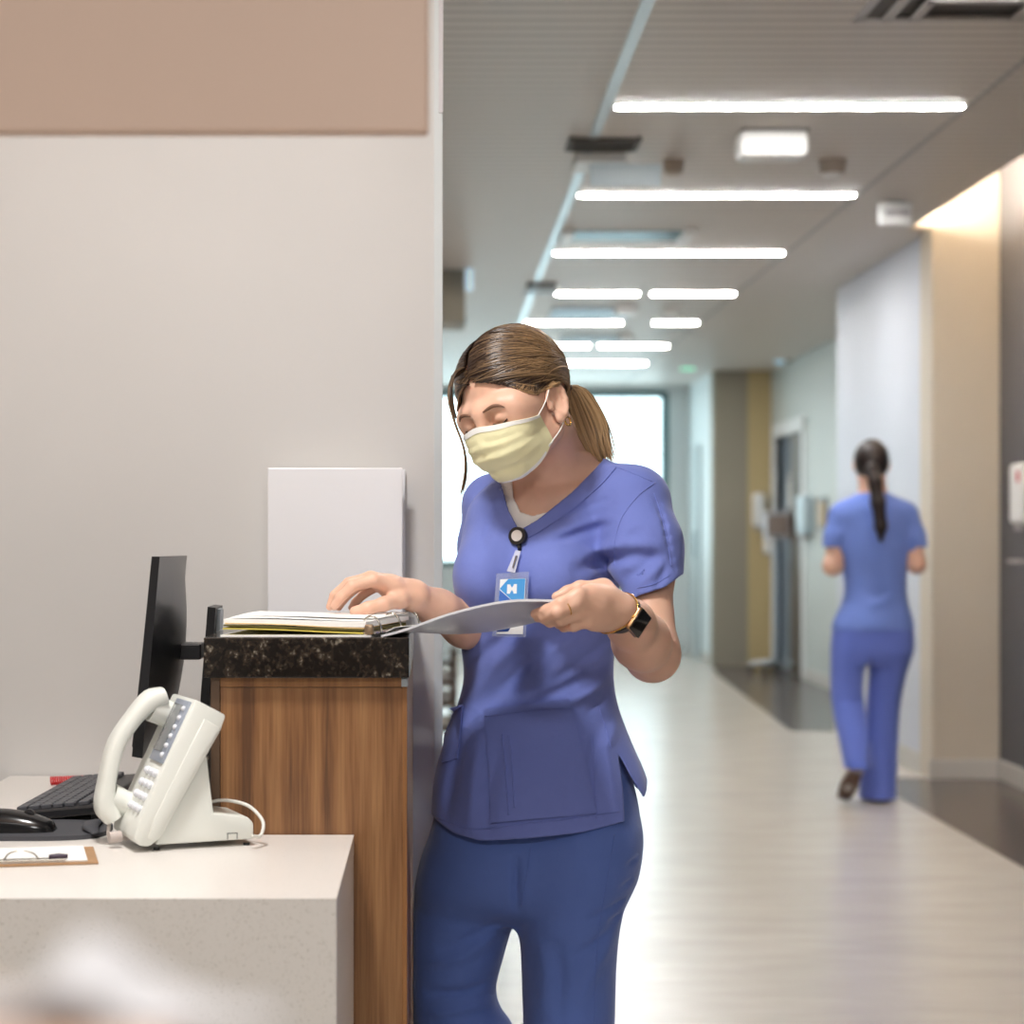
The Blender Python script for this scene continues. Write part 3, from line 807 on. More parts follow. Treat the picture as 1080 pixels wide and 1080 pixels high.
t = thing('mouse', 'glossy black computer mouse at the left edge of the photo', 'mouse', (-0.655, 3.205, DZ + 0.007))
b = BM(); n, m_ = 28, 20
L0, L1, W2, HH = -0.735, -0.585, 0.032, 0.038
rows = []
for i in range(n + 1):
    u = i / n; x = L0 + (L1 - L0) * u
    h = HH * (math.sin(PI * min(1, (u * 0.86 + 0.07))) ** 0.55) * (1 - 0.25 * u)
    w = W2 * (1 - (2 * u - 1) ** 4 * 0.45)
    if i in (0, n): h *= 0.35
    rows.append([b.verts.new((x, 3.205 + w * math.cos(PI * k / m_), DZ + 0.0072 + h * math.sin(PI * k / m_) ** 0.75)) for k in range(m_ + 1)])
for A, B_ in zip(rows, rows[1:]):
    for k in range(m_): b.faces.new((A[k], A[k + 1], B_[k + 1], B_[k]))
    b.faces.new((A[m_], A[0], B_[0], B_[m_]))
b.faces.new(rows[0]); b.faces.new(rows[-1][::-1]); bmesh.ops.recalc_face_normals(b, faces=b.faces)
obj('shell', b, mat('glossy_black', (18, 18, 20), 0.18), t, True, angle=0.8)
b = BM(); cyl(b, (-0.625, 3.201, DZ + 0.031), (-0.625, 3.209, DZ + 0.031), 0.009); obj('scroll_wheel', b, M_SCR, t, True, angle=0.6)

# ---- clipboard with papers and a spring clip, a pair of glasses
t = thing('clipboard', 'brown clipboard with papers near the front edge of the desk', 'clipboard', (-0.6, 2.97, DZ))
CT = Matrix.Translation((-0.615, 2.965, DZ)) @ Matrix.Rotation(math.radians(12), 4, 'Z')
b = BM(); box(b, (-0.16, -0.075, 0.0002), (0.13, 0.075, 0.0034), 0.001, M=CT); obj('board', b, mat('hardboard', (164, 126, 88), 0.55, var=0.08, scale=60), t)
b = BM(); box(b, (-0.15, -0.066, 0.0036), (0.115, 0.07, 0.006), 0.0005, M=CT); obj('papers', b, M_PAP, t)
b = BM(); box(b, (-0.02, -0.068, 0.0062), (0.085, -0.050, 0.0085), 0.001, M=CT); obj('clip_plate', b, M_CHROME, t)
b = BM(); tube(b, [CT @ Vector(p) for p in ((0.0, -0.058, 0.008), (0.008, -0.058, 0.017), (0.024, -0.058, 0.020), (0.04, -0.058, 0.016), (0.048, -0.058, 0.008))], 0.0012, 8, 24); obj('clip_wire', b, M_CHROME, t, True)
for x in (-0.03, 0.075):
    b = BM(); tube(b, [CT @ Vector((x + dx, -0.058, 0.0105)) for dx in (-0.013, 0, 0.013)], [0.003, 0.0045, 0.003], 10, 9); obj('clip_end', b, mat('plum_rubber', (58, 40, 60), 0.4), t, True)

# ---- desk phone: profile measured on its near side, tilted slab on a wedge stand
M_PH = mat('ivory_plastic', (226, 228, 221), 0.32)
M_PHG = mat('phone_grey', (150, 158, 172), 0.3)
M_LCD = mat('phone_display', (128, 132, 134), 0.15)
M_KEYW = mat('clear_key', (222, 224, 230), 0.25)
YN = 3.03                                   # near side plane
phi = math.radians(21)
far = Vector((-math.sin(phi), math.cos(phi), 0))
rt = Vector((math.cos(phi), math.sin(phi), 0))     # towards the back of the phone
O = P(160, 893, YN); O.z = DZ
def fx(px, py, d=0.0):
    """profile point of the near side pushed d metres towards the far side"""
    z = CAMZ - (py - PY) * YN / F
    x = (px - 160) * YN / F / math.cos(phi) * 0.985
    return Vector((O.x, O.y, 0)) + rt * x + Vector((0, 0, max(z, DZ + 0.0005))) + far * d
t = thing('desk_phone', 'ivory desk phone with handset on the white desk', 'telephone', (O.x, O.y + 0.08, DZ))
W = 0.14
slabp = [(205, 739), (237, 757), (232, 772), (170, 884), (158, 893), (148, 892), (141, 884), (146, 868)]
b = BM(); prism(b, [fx(*p) for p in slabp], far * W, 0.004); obj('body', b, M_PH, t, True, angle=0.6)
# moulded step along the near side
stp = [(214, 760), (230, 770), (224, 780), (164, 886), (156, 884), (163, 862)]
b = BM(); prism(b, [fx(p[0], p[1], -0.0015) for p in stp], far * 0.003, 0.001); obj('side_step', b, M_PH, t, True, angle=0.6)
# wedge stand
st = [(214, 803), (219, 800), (226, 862), (262, 868), (268, 875), (268, 892), (166, 893), (170, 880)]
b = BM(); prism(b, [fx(p[0], p[1], 0.012) for p in st], far * (W - 0.024), 0.003); obj('stand', b, M_PH, t, True, angle=0.6)
b = BM(); prism(b, [fx(p[0], p[1], 0.0115) for p in ((240, 884), (251, 884), (251, 885), (240, 885))], far * 0.002); prism(b, [fx(p[0], p[1], 0.0115) for p in ((240, 884), (241, 884), (241, 891), (240, 891))], far * 0.002); prism(b, [fx(p[0], p[1], 0.0115) for p in ((250, 884), (251, 884), (251, 891), (250, 891))], far * 0.002); obj('port_outline', b, mat('port_line', (110, 112, 110), 0.5), t)
for px in (168, 262):
    b = BM(); c = fx(px, 893, 0.02); c.z = DZ; cyl(b, c, c + Vector((0, 0, 0.004)), 0.005); obj('rubber_foot', b, M_BLACK, t, True, angle=0.6)
# front face: frame of reference along the slope
f0, f1 = fx(146, 868), fx(205, 739)
fu = (f1 - f0); L = fu.length; fu.normalize(); fn = fu.cross(far).normalized()
if fn.x > 0: fn = -fn
def face(u, d, h=0.0): return f0 + fu * (u * L) + far * d + fn * h
def plate(nm, u0, u1, d0, d1, h0, h1, m, bev=0.0008):
    b = BM(); prism(b, [face(u0, d0, h0), face(u1, d0, h0), face(u1, d1, h0), face(u0, d1, h0)], fn * (h1 - h0), bev); return obj(nm, b, m, t, True, angle=0.6)
plate('display_bezel', 0.47, 0.97, 0.012, W - 0.050, -0.001, 0.0035, M_PHG)
plate('display', 0.55, 0.93, 0.036, W - 0.054, 0.0036, 0.005, M_LCD)
for i in range(6):
    b = BM(); c = face(0.53 + 0.075 * i, 0.024, 0.004); sphere(b, c, 0.0042, 12); obj('soft_key', b, M_KEYW, t, True)
for i in range(4):
    for j in range(3):
        b = BM(); c = face(0.10 + 0.095 * i, 0.022 + 0.025 * j, 0.002); sphere(b, c, (0.0062, 0.0062, 0.0062), 12); obj('dial_key', b, M_KEYW, t, True)
# handset on the far side: arched bar with ear and mouth pieces
hp = [(-0.06, 0.010), (0.02, 0.030), (0.2, 0.043), (0.45, 0.053), (0.66, 0.048), (0.85, 0.036), (0.95, 0.018)]
b = BM(); dd = W - 0.03
pts = [face(u, dd, h) for u, h in hp]
C_ = cr(pts, 30); rad = np.interp(np.linspace(0, 1, 30), [0, 0.12, 0.3, 0.7, 0.88, 1.0], [0.013, 0.0165, 0.0125, 0.0125, 0.0165, 0.013])
rows = []
for i in range(30):
    T = Vector(C_[min(i + 1, 29)] - C_[max(i - 1, 0)]).normalized(); nn = far.cross(T).normalized()
    rows.append([b.verts.new(Vector(C_[i]) + far * (0.024 * abs(math.cos(a)) ** 0.6 * (1 if math.cos(a) > 0 else -1)) + nn * (rad[i] * abs(math.sin(a)) ** 0.7 * (1 if math.sin(a) > 0 else -1))) for a in np.linspace(0, 2 * PI, 20, endpoint=False)])
for A, B_ in zip(rows, rows[1:]):
    for k in range(20): b.faces.new((A[k], A[(k + 1) % 20], B_[(k + 1) % 20], B_[k]))
b.faces.new(rows[0]); b.faces.new(rows[-1][::-1]); bmesh.ops.recalc_face_normals(b, faces=b.faces)
hs = obj('handset', b, M_PH, t, True, angle=0.9)
for u in (0.08, 0.83):
    b = BM(); cyl(b, face(u, dd, 0.0), face(u, dd, 0.026), 0.020, 0.022, 24); obj('ear_cup', b, M_PH, hs, True, angle=0.6)
b = BM(); c = fx(117, 887, 0.12); c.z = max(c.z, DZ + 0.009)
tube(b, [face(-0.06, dd, 0.012), face(-0.12, dd - 0.01, 0.012), P(118, 884, 3.1), P(150, 884, 3.1)], 0.003, 8, 24); obj('handset_cord', b, mat('clear_cord', (196, 186, 180), 0.3), t, True)
b = BM(); q = P(115, 883.5, 3.07); cyl(b, q, q + Vector((0.016, 0.008, 0.001)), 0.0085, 0.0085, 20); cyl(b, q + Vector((-0.0005, -0.0003, 0)), q + Vector((0.002, 0.001, 0)), 0.0045, seg=16); obj('cord_plug', b, mat('plug_plastic', (190, 178, 172), 0.3), t, True, angle=0.6)
# line cable: from the back of the stand, loops over the desk
b = BM(); tube(b, [P(221, 846, 3.13), P(238, 844, 3.13), P(262, 850, 3.12), P(277, 866, 3.1), P(275, 881, 3.08), P(266, 882, 3.06)], 0.0026, 10, 50); obj('line_cable', b, mat('white_cable', (224, 222, 214), 0.4), t, True)

# ---- box of tissues on the near front counter (very close to the lens, out of focus)
t = thing('front_counter', 'front counter ledge just below the bottom left corner of the photo', 'counter', (-0.2, 0.6, 0))
b = BM(); box(b, (-0.6, 0.46, 0.96), (-0.02, 0.74, 0.99), 0.002); obj('counter_top', b, M_QUARTZ, t)
b = BM(); box(b, (-0.58, 0.5, 0.0), (-0.04, 0.72, 0.96)); obj('body', b, M_WOOD, t)
t = thing('tissue_box', 'blurred peach box with white tissue in the bottom left foreground', 'tissue box', (-0.11, 0.58, 0.99))
b = BM(); box(b, (-0.143, 0.545, 0.9901), (-0.072, 0.62, 1.076), 0.003); obj('box', b, mat('peach_card', (226, 196, 176), 0.6), t)
b = BM()
g = []
for i in range(17):
    u = i / 16; row = []
    for j in range(9):
        v = j / 8
        h = 0.024 * math.exp(-((u - 0.5) / 0.13) ** 2) + 0.010 * (1 - u) ** 2 + 0.004 * math.sin(u * 9 + v * 2)
        row.append(Vector((-0.150 + 0.105 * u, 0.560 + 0.045 * v + 0.006 * math.sin(u * 9 + v * 3), 1.0762 + h * (1 - abs(v - 0.5) * 0.9))))
    g.append(row)
sheet(b, g, 0.001); obj('tissue', b, mat('tissue_white', (196, 193, 194), 0.8), t, True)
# ================================================================== distance fields -> smooth meshes (people and clothes)
class Field:
    def __init__(s, lo, hi, h):
        s.lo = np.array(lo, float); s.h = h
        s.n = np.ceil((np.array(hi, float) - s.lo) / h).astype(int) + 1
        s.g = np.full(s.n, 0.5, np.float32)

    def ax(s, sl):
        return [(s.lo[i] + s.h * np.arange(sl[i].start, sl[i].stop)).astype(np.float32).reshape([-1 if j == i else 1 for j in range(3)]) for i in range(3)]

    def sl(s, lo, hi):
        a = np.clip(np.floor((np.array(lo) - s.lo) / s.h).astype(int), 0, s.n)
        b = np.clip(np.ceil((np.array(hi) - s.lo) / s.h).astype(int) + 1, 0, s.n)
        return tuple(slice(int(p), int(max(p, q))) for p, q in zip(a, b))

    def full(s):
        return tuple(slice(0, int(k)) for k in s.n)

    def add(s, fn, lo, hi, k=0.01, mode='u'):
        m = k + 0.012
        sl = s.sl(np.array(lo) - m, np.array(hi) + m)
        if any(q.stop <= q.start for q in sl): return s
        d = fn(*s.ax(sl)); a = s.g[sl]
        if mode == 'u':
            h = np.maximum(k - np.abs(a - d), 0) / max(k, 1e-6)
            s.g[sl] = np.minimum(a, d) - h * h * k * 0.25
        elif mode == 's':                       # smooth subtract
            h = np.maximum(k - np.abs(a + d), 0) / max(k, 1e-6)
            s.g[sl] = np.maximum(a, -d) + h * h * k * 0.25
        elif mode == '+':
            s.g[sl] = a + d
        return s

    # -- primitives
    def cone(s, a, b, ra, rb, k=0.01, mode='u'):
        a, b = np.array(a, float), np.array(b, float); ba = b - a; L2 = max(float(ba @ ba), 1e-12)
        def fn(X, Y, Z):
            x, y, z = X - a[0], Y - a[1], Z - a[2]
            t = np.clip((x * ba[0] + y * ba[1] + z * ba[2]) / L2, 0, 1)
            return np.sqrt((x - t * ba[0]) ** 2 + (y - t * ba[1]) ** 2 + (z - t * ba[2]) ** 2) - (ra + (rb - ra) * t)
        r = max(ra, rb)
        return s.add(fn, np.minimum(a, b) - r, np.maximum(a, b) + r, k, mode)

    def chain(s, pts, rad, k=0.01, mode='u'):
        for p, q, r0, r1 in zip(pts, pts[1:], rad, rad[1:]): s.cone(p, q, r0, r1, k, mode)
        return s

    def ell(s, c, r, R=None, k=0.01, mode='u'):
        c = np.array(c, float); r = np.array(r, float); R = np.eye(3) if R is None else np.array(R, float)
        def fn(X, Y, Z):
            x, y, z = X - c[0], Y - c[1], Z - c[2]
            q = [(R[0, i] * x + R[1, i] * y + R[2, i] * z) for i in range(3)]
            k0 = np.sqrt(sum((q[i] / r[i]) ** 2 for i in range(3))); k1 = np.sqrt(sum((q[i] / r[i] ** 2) ** 2 for i in range(3))) + 1e-6
            return k0 * (k0 - 1) / k1
        e = np.sqrt((R ** 2) @ (r ** 2))
        return s.add(fn, c - e, c + e, k, mode)

    def gcyl(s, rows, k=0.01, mode='u', pw=2.0, grow=0.0, yaw=0.0):
        """rows: (z, cx, cy, rx, ry) sorted by z"""
        rows = np.array(sorted(rows), float)
        Q = cr(rows, 160); Q = Q[np.argsort(Q[:, 0])]
        c_, s_ = math.cos(yaw), math.sin(yaw)
        def fn(X, Y, Z):
            z = Z.ravel()
            f = [np.interp(z, Q[:, 0], Q[:, i]).astype(np.float32).reshape(1, 1, -1) for i in range(1, 5)]
            dx, dy = X - f[0], Y - f[1]
            u = np.abs(dx * c_ + dy * s_) / (f[2] + grow); v = np.abs(-dx * s_ + dy * c_) / (f[3] + grow)
            e = (u ** pw + v ** pw) ** (1 / pw)
            d = (e - 1) * np.minimum(f[2], f[3])
            return np.maximum(d, np.maximum(Q[0, 0] - Z, Z - Q[-1, 0]))
        m = max(Q[:, 3].max(), Q[:, 4].max()) + abs(grow)
        lo = (Q[:, 1].min() - m, Q[:, 2].min() - m, Q[0, 0]); hi = (Q[:, 1].max() + m, Q[:, 2].max() + m, Q[-1, 0])
        return s.add(fn, lo, hi, k, mode)

    def fold(s, pts, w, amp, ymax=None):
        """soft groove (amp > 0) or ridge (amp < 0) along a polyline, fading at both ends"""
        pts = [np.array(p, float) for p in pts]
        L = [np.linalg.norm(q - p) for p, q in zip(pts, pts[1:])]; tot = sum(L)
        def fn(X, Y, Z):
            best = None; tt = None; acc = 0.0
            for p, q, l in zip(pts, pts[1:], L):
                ba = q - p
                x, y, z = X - p[0], (Y - p[1]) * (1.0 if ymax is None else 0.15), Z - p[2]
                t = np.clip((x * ba[0] + y * ba[1] + z * ba[2]) / (l * l + 1e-12), 0, 1)
                d2 = (x - t * ba[0]) ** 2 + (y - t * ba[1]) ** 2 + (z - t * ba[2]) ** 2
                g = (acc + t * l) / tot
                if best is None: best, tt = d2, g
                else:
                    m = d2 < best; best = np.where(m, d2, best); tt = np.where(m, g, tt)
                acc += l
            v = amp * np.exp(-best / (w * w)) * np.maximum(np.sin(PI * np.clip(tt, 0, 1)), 0) ** 0.7
            return v if ymax is None else v * np.clip((ymax - Y) / 0.03, 0, 1)
        e = np.full(3, 2.5 * w)
        if ymax is not None: e[1] = 0.16
        return s.add(fn, np.min(pts, 0) - e, np.max(pts, 0) + e, 0, '+')

    def poly_cut(s, pts, ylo, yhi, k=0.003, Yref=3.5):
        """remove the prism over a photo-plane polygon (x, z) between two distances"""
        pts = np.array(pts, float)
        def fn(X, Y, Z):
            x, z = np.broadcast_arrays(X[:, 0, :], Z[0:1, 0, :].repeat(X.shape[0], 0))
            d = np.full(x.shape, 1e9); sgn = np.ones(x.shape)
            for i in range(len(pts)):
                p, q = pts[i], pts[i - 1]; e = q - p; wx, wz = x - p[0], z - p[1]
                t = np.clip((wx * e[0] + wz * e[1]) / (e @ e), 0, 1)
                d = np.minimum(d, (wx - t * e[0]) ** 2 + (wz - t * e[1]) ** 2)
                c = np.stack([z >= p[1], z < q[1], e[0] * wz > e[1] * wx])
                flip = c.all(0) | (~c).all(0)
                sgn = np.where(flip, -sgn, sgn)
            D = (sgn * np.sqrt(d)).astype(np.float32)[:, None, :]
            return np.maximum(D, np.maximum(ylo - Y, Y - yhi))
        return s.add(fn, (pts[:, 0].min(), ylo, pts[:, 1].min()), (pts[:, 0].max(), yhi, pts[:, 1].max()), k, 's')

    def plane_cut(s, p, n, lo, hi, k=0.003):
        """remove the side of a plane that n points to, inside a box"""
        n = np.array(n, float); n /= np.linalg.norm(n); p = np.array(p, float)
        def fn(X, Y, Z):
            d = -((X - p[0]) * n[0] + (Y - p[1]) * n[1] + (Z - p[2]) * n[2])
            o = np.maximum(np.maximum(np.maximum(lo[0] - X, X - hi[0]), np.maximum(lo[1] - Y, Y - hi[1])), np.maximum(lo[2] - Z, Z - hi[2]))
            return np.maximum(d, o)
        return s.add(fn, lo, hi, k, 's')

    def shell(s, t):
        s.g = np.maximum(s.g, -(s.g + t)); return s

    def arrays(s):
        g = s.g; n = np.array(g.shape)
        for a in range(3):                      # close at the border
            ix = [slice(None)] * 3
            for e in (0, -1):
                ix[a] = e; g[tuple(ix)] = np.maximum(g[tuple(ix)], 0.001)
        I = g < 0
        c = np.zeros(n - 1, np.int8)
        for dx in (0, 1):
            for dy in (0, 1):
                for dz in (0, 1):
                    c += I[dx:n[0] - 1 + dx, dy:n[1] - 1 + dy, dz:n[2] - 1 + dz]
        act = np.argwhere((c > 0) & (c < 8))
        idx = np.full(n - 1, -1, np.int32); idx[tuple(act.T)] = np.arange(len(act))
        acc = np.zeros((len(act), 3)); cnt = np.zeros(len(act))
        off = [(x, y, z) for x in (0, 1) for y in (0, 1) for z in (0, 1)]
        val = {o: g[act[:, 0] + o[0], act[:, 1] + o[1], act[:, 2] + o[2]].astype(float) for o in off}
        for o in off:
            for a in range(3):
                if o[a] == 0:
                    q = list(o); q[a] = 1; q = tuple(q)
                    v0, v1 = val[o], val[q]; m = (v0 < 0) != (v1 < 0)
                    t = np.where(m, v0 / np.where(v0 - v1 == 0, 1, v0 - v1), 0)
                    pt = np.array(o, float)[None, :].repeat(len(act), 0); pt[:, a] = t
                    acc[m] += pt[m]; cnt[m] += 1
        V = s.lo + s.h * (act + acc / cnt[:, None])
        Fs = []
        for a in range(3):
            u, v = (a + 1) % 3, (a + 2) % 3
            A = [slice(None)] * 3; A[a] = slice(0, n[a] - 1); B = [slice(None)] * 3; B[a] = slice(1, n[a])
            d = I[tuple(A)].astype(np.int8) - I[tuple(B)].astype(np.int8)
            e = np.argwhere(d != 0)
            e = e[(e[:, u] > 0) & (e[:, v] > 0) & (e[:, u] < n[u] - 1) & (e[:, v] < n[v] - 1)]
            sg = d[tuple(e.T)]
            q = []
            for du, dv in ((1, 1), (0, 1), (0, 0), (1, 0)):
                k = e.copy(); k[:, u] -= du; k[:, v] -= dv; q.append(idx[tuple(k.T)])
            q = np.stack(q, 1)
            q[sg < 0] = q[sg < 0][:, ::-1]
            Fs.append(q)
        return V, np.vstack(Fs)


def smooth(V, Fc, it=1, f=0.5):
    for _ in range(it):
        A = np.zeros_like(V); c = np.zeros(len(V))
        for i in range(4):
            j = (i + 1) % 4
            np.add.at(A, Fc[:, i], V[Fc[:, j]]); np.add.at(c, Fc[:, i], 1)
            np.add.at(A, Fc[:, j], V[Fc[:, i]]); np.add.at(c, Fc[:, j], 1)
        V = V * (1 - f) + f * A / np.maximum(c, 1)[:, None]
    return V


def mesh_np(name, V, Fc):
    me = bpy.data.meshes.new(name)
    me.vertices.add(len(V)); me.vertices.foreach_set('co', np.asarray(V, np.float32).ravel())
    me.loops.add(Fc.size); me.loops.foreach_set('vertex_index', Fc.astype(np.int32).ravel())
    me.polygons.add(len(Fc)); me.polygons.foreach_set('loop_start', np.arange(0, Fc.size, Fc.shape[1], dtype=np.int32))
    me.update(calc_edges=True); me.validate()
    return me


def join_np(parts):
    Vs, Fs, o = [], [], 0
    for V, Fc in parts:
        Vs.append(V); Fs.append(Fc + o); o += len(V)
    return np.vstack(Vs), np.vstack(Fs)


def bvh_of(V, Fc):
    return BVHTree.FromPolygons([tuple(v) for v in V], [tuple(int(i) for i in f) for f in Fc])


EYE = Vector((0, 0, CAMZ))
def hit(bvh, px, py, off=0.002, Y=3.5):
    """the point of a surface seen at a pixel, lifted off along the surface normal"""
    d = (P(px, py, Y) - EYE).normalized()
    p, n, i, t = bvh.ray_cast(EYE + d * 2.0, d)
    if p is None: return None
    if n.dot(d) > 0: n = -n
    return p + n * off
def drape_path(bvh, pts, n, off=0.002):
    q = [hit(bvh, x, y, off) for x, y in cr(pts, n)]
    return [p for p in q if p is not None]
def drape_quad(bvh, A, B, C_, D, nu, nv, off):
    """sheet grid over a pixel quad (A-B top edge, D-C bottom edge)"""
    g, last = [], None
    for j in range(nv):
        v = j / (nv - 1); row = []
        for i in range(nu):
            u = i / (nu - 1)
            x = (A[0] * (1 - u) + B[0] * u) * (1 - v) + (D[0] * (1 - u) + C_[0] * u) * v
            y = (A[1] * (1 - u) + B[1] * u) * (1 - v) + (D[1] * (1 - u) + C_[1] * u) * v
            p = hit(bvh, x, y, off)
            if p is None: p = last if last is not None else P(x, y, 3.5)
            last = p; row.append(tuple(p))
        g.append(row)
    return g
# ================================================================== the standing nurse
def fabric(name, rgb, rough=0.85):
    m = mat(name, rgb, rough, spec=0.25, var=0.03, scale=8, sheen=0.25)
    nt = m.node_tree; b = nt.nodes['Principled BSDF']
    tc = nt.nodes.new('ShaderNodeTexCoord'); n = nt.nodes.new('ShaderNodeTexNoise'); n.inputs['Scale'].default_value = 30; n.inputs['Detail'].default_value = 6
    n2 = nt.nodes.new('ShaderNodeTexNoise'); n2.inputs['Scale'].default_value = 1200
    ad = nt.nodes.new('ShaderNodeMath'); ad.operation = 'MULTIPLY_ADD'; ad.inputs[1].default_value = 0.12
    nt.links.new(tc.outputs['Object'], n.inputs[0]); nt.links.new(tc.outputs['Object'], n2.inputs[0])
    nt.links.new(n2.outputs['Fac'], ad.inputs[0]); nt.links.new(n.outputs['Fac'], ad.inputs[2])
    bp = nt.nodes.new('ShaderNodeBump'); bp.inputs['Strength'].default_value = 0.5; bp.inputs['Distance'].default_value = 0.004
    nt.links.new(ad.outputs[0], bp.inputs['Height']); nt.links.new(bp.outputs[0], b.inputs['Normal'])
    return m


M_SKIN = mat('skin', (224, 180, 156), 0.45, spec=0.4, var=0.05, scale=25, sss=0.12)
M_TOP = fabric('blue_scrub_cloth', (112, 126, 196))
M_PANT = fabric('blue_trouser_cloth', (88, 112, 180))
M_SHIRT = fabric('white_undershirt', (246, 245, 242))
M_GOLD = mat('gold', (226, 178, 96), 0.25, metal=1.0)

nurse = thing('person', 'person in blue scrubs and a yellow face mask reading a binder at the counter', 'person', (0.15, 3.62, 0))
v3 = lambda p: np.array(p, float)
# ---------------- head frame
HR = (Matrix.Rotation(math.radians(-40), 3, 'Z') @ Matrix.Rotation(math.radians(21), 3, 'X') @ Matrix.Rotation(math.radians(-12), 3, 'Y'))
HRn = np.array(HR)
HC = np.array(P(543, 428, 3.5))
HS = 1.05
def hw(p): return HC + HRn @ (np.array(p, float) * HS)
def hwv(p): return Vector(hw(p))
def hell(f, c, r, k=0.01, mode='u', rot=None):
    f.ell(hw(c), np.array(r) * HS, HRn if rot is None else HRn @ np.array(rot), k, mode)
def hcone(f, a, b, ra, rb, k=0.01, mode='u'): f.cone(hw(a), hw(b), ra * HS, rb * HS, k, mode)

def torso_rows(Yc=3.62):
    rows = []
    for py, c, hw_, ry, dy in ((492, 590, 40, .050, .0), (510, 584, 66, .080, 0), (530, 579, 82, .100, 0), (560, 573, 85, .112, 0), (600, 568, 86, .116, 0), (640, 566, 86, .112, 0),
                        (680, 567, 81, .106, 0), (715, 568, 79, .104, 0), (745, 567, 85, .108, 0), (780, 567, 98, .118, 0), (820, 570, 112, .137, 0), (860, 572, 117, .150, 0), (900, 572, 118, .155, 0)):
        p = P(c, py, Yc + dy); rows.append((p.z, p.x, p.y, hw_ * Yc / F, ry))
    return rows

BUST = (((516, 607, 3.545), .058), ((588, 610, 3.505), .062))
body = Field((-0.24, 3.02, 0.80), (0.48, 3.86, 1.60), 0.0026)
# torso and neck
body.gcyl([(z, x, y, rx - (.016 if z > .95 else .034), ry - (.016 if z > .95 else .034)) for z, x, y, rx, ry in torso_rows()], k=.01)
for c, r in BUST: body.ell(P(*c), (r - .012, r - .012, r - .010), k=.03)
body.chain([P(593, 540, 3.645), P(588, 500, 3.63), P(574, 455, 3.56)], [.062, .053, .053], k=.04)
body.cone(P(590, 505, 3.63), P(660, 526, 3.57), .039, .036, k=.04); body.cone(P(590, 508, 3.64), P(524, 530, 3.72), .042, .034, k=.04)
# collar bones
body.cone(P(560, 532, 3.56), P(625, 516, 3.54), .010, .008, k=.02)
# head
hell(body, (0, .015, .032), (.074, .093, .086), k=.02)
hell(body, (0, -.028, -.028), (.061, .058, .066), k=.03)
hell(body, (0, -.070, -.081), (.022, .017, .015), k=.03)
for s in (-1, 1):
    hcone(body, (s * .052, .0, -.056), (s * .02, -.062, -.083), .018, .014, k=.03)
    hell(body, (s * .036, -.058, -.030), (.026, .024, .026), k=.02)
    hell(body, (s * .045, -.062, .010), (.016, .014, .014), k=.02)
    hell(body, (s * .052, -.042, .004), (.018, .026, .022), k=.03)
hcone(body, (-.034, -.074, .020), (0, -.083, .018), .011, .010, k=.015); hcone(body, (.034, -.074, .020), (0, -.083, .018), .011, .010, k=.015)
for s in (-1, 1):
    hell(body, (s * .031, -.092, .002), (.017, .012, .009), k=.012, mode='s')
    hell(body, (s * .031, -.0735, -.001), (.0155, .0135, .0125), k=.006)
    hell(body, (s * .031, -.090, -.0085), (.014, .004, .0022), k=.004, mode='s')
hcone(body, (0, -.088, .008), (0, -.103, -.034), .0085, .0100, k=.014)
for s in (-1, 1): hell(body, (s * .012, -.093, -.037), (.008, .009, .008), k=.008)
hcone(body, (-.014, -.083, -.053), (.014, -.083, -.053), .008, .008, k=.01); hcone(body, (-.012, -.081, -.061), (.012, -.081, -.061), .008, .009, k=.008)
# ears
for s in (-1, 1):
    c = np.array((s * .074, .006, -.017)); tilt = math.radians(-14)
    Rx = np.array(Matrix.Rotation(tilt, 3, 'X') @ Matrix.Rotation(-s * math.radians(17), 3, 'Z'))
    def el(y, z, x=0.0): return c + Rx @ np.array((s * x, y, z))
    hell(body, el(.004, .002, .004), (.0055, .0165, .028), k=.006, rot=Rx)
    hell(body, el(.002, .003, .0130), (.0105, .0132, .0225), k=.002, mode='s', rot=Rx)
    hell(body, el(-.003, -.006, .0105), (.0075, .0065, .0080), k=.003, mode='s', rot=Rx)
    hcone(body, el(.008, -.008, .0050), el(.006, .012, .0050), .0022, .0022, k=.004)
    rim = [el(.017 * math.cos(a), .003 + .028 * math.sin(a), .0075) for a in np.radians((200, 165, 130, 95, 60, 30, 0, -30, -55))]
    for p, q in zip(rim, rim[1:]): hcone(body, p, q, .0036, .0036, k=.002)
    hell(body, el(.000, -.025, .006), (.0048, .0085, .0085), k=.006, rot=Rx)
    hell(body, el(-.012, -.004, .006), (.004, .005, .006), k=.004, rot=Rx)
# her left arm (nearer, holding up the cover)
body.chain([P(670, 540, 3.56), P(686, 605, 3.507), P(688, 690, 3.42)], [.042, .0345, .041], k=.03)
body.chain([P(688, 690, 3.42), P(676, 676, 3.34), P(665, 658, 3.26), P(653, 644, 3.195)], [.0415, .0425, .034, .0265], k=.025)
WL = P(653, 644, 3.195)
def pts(*a): return [P(*q) for q in a]
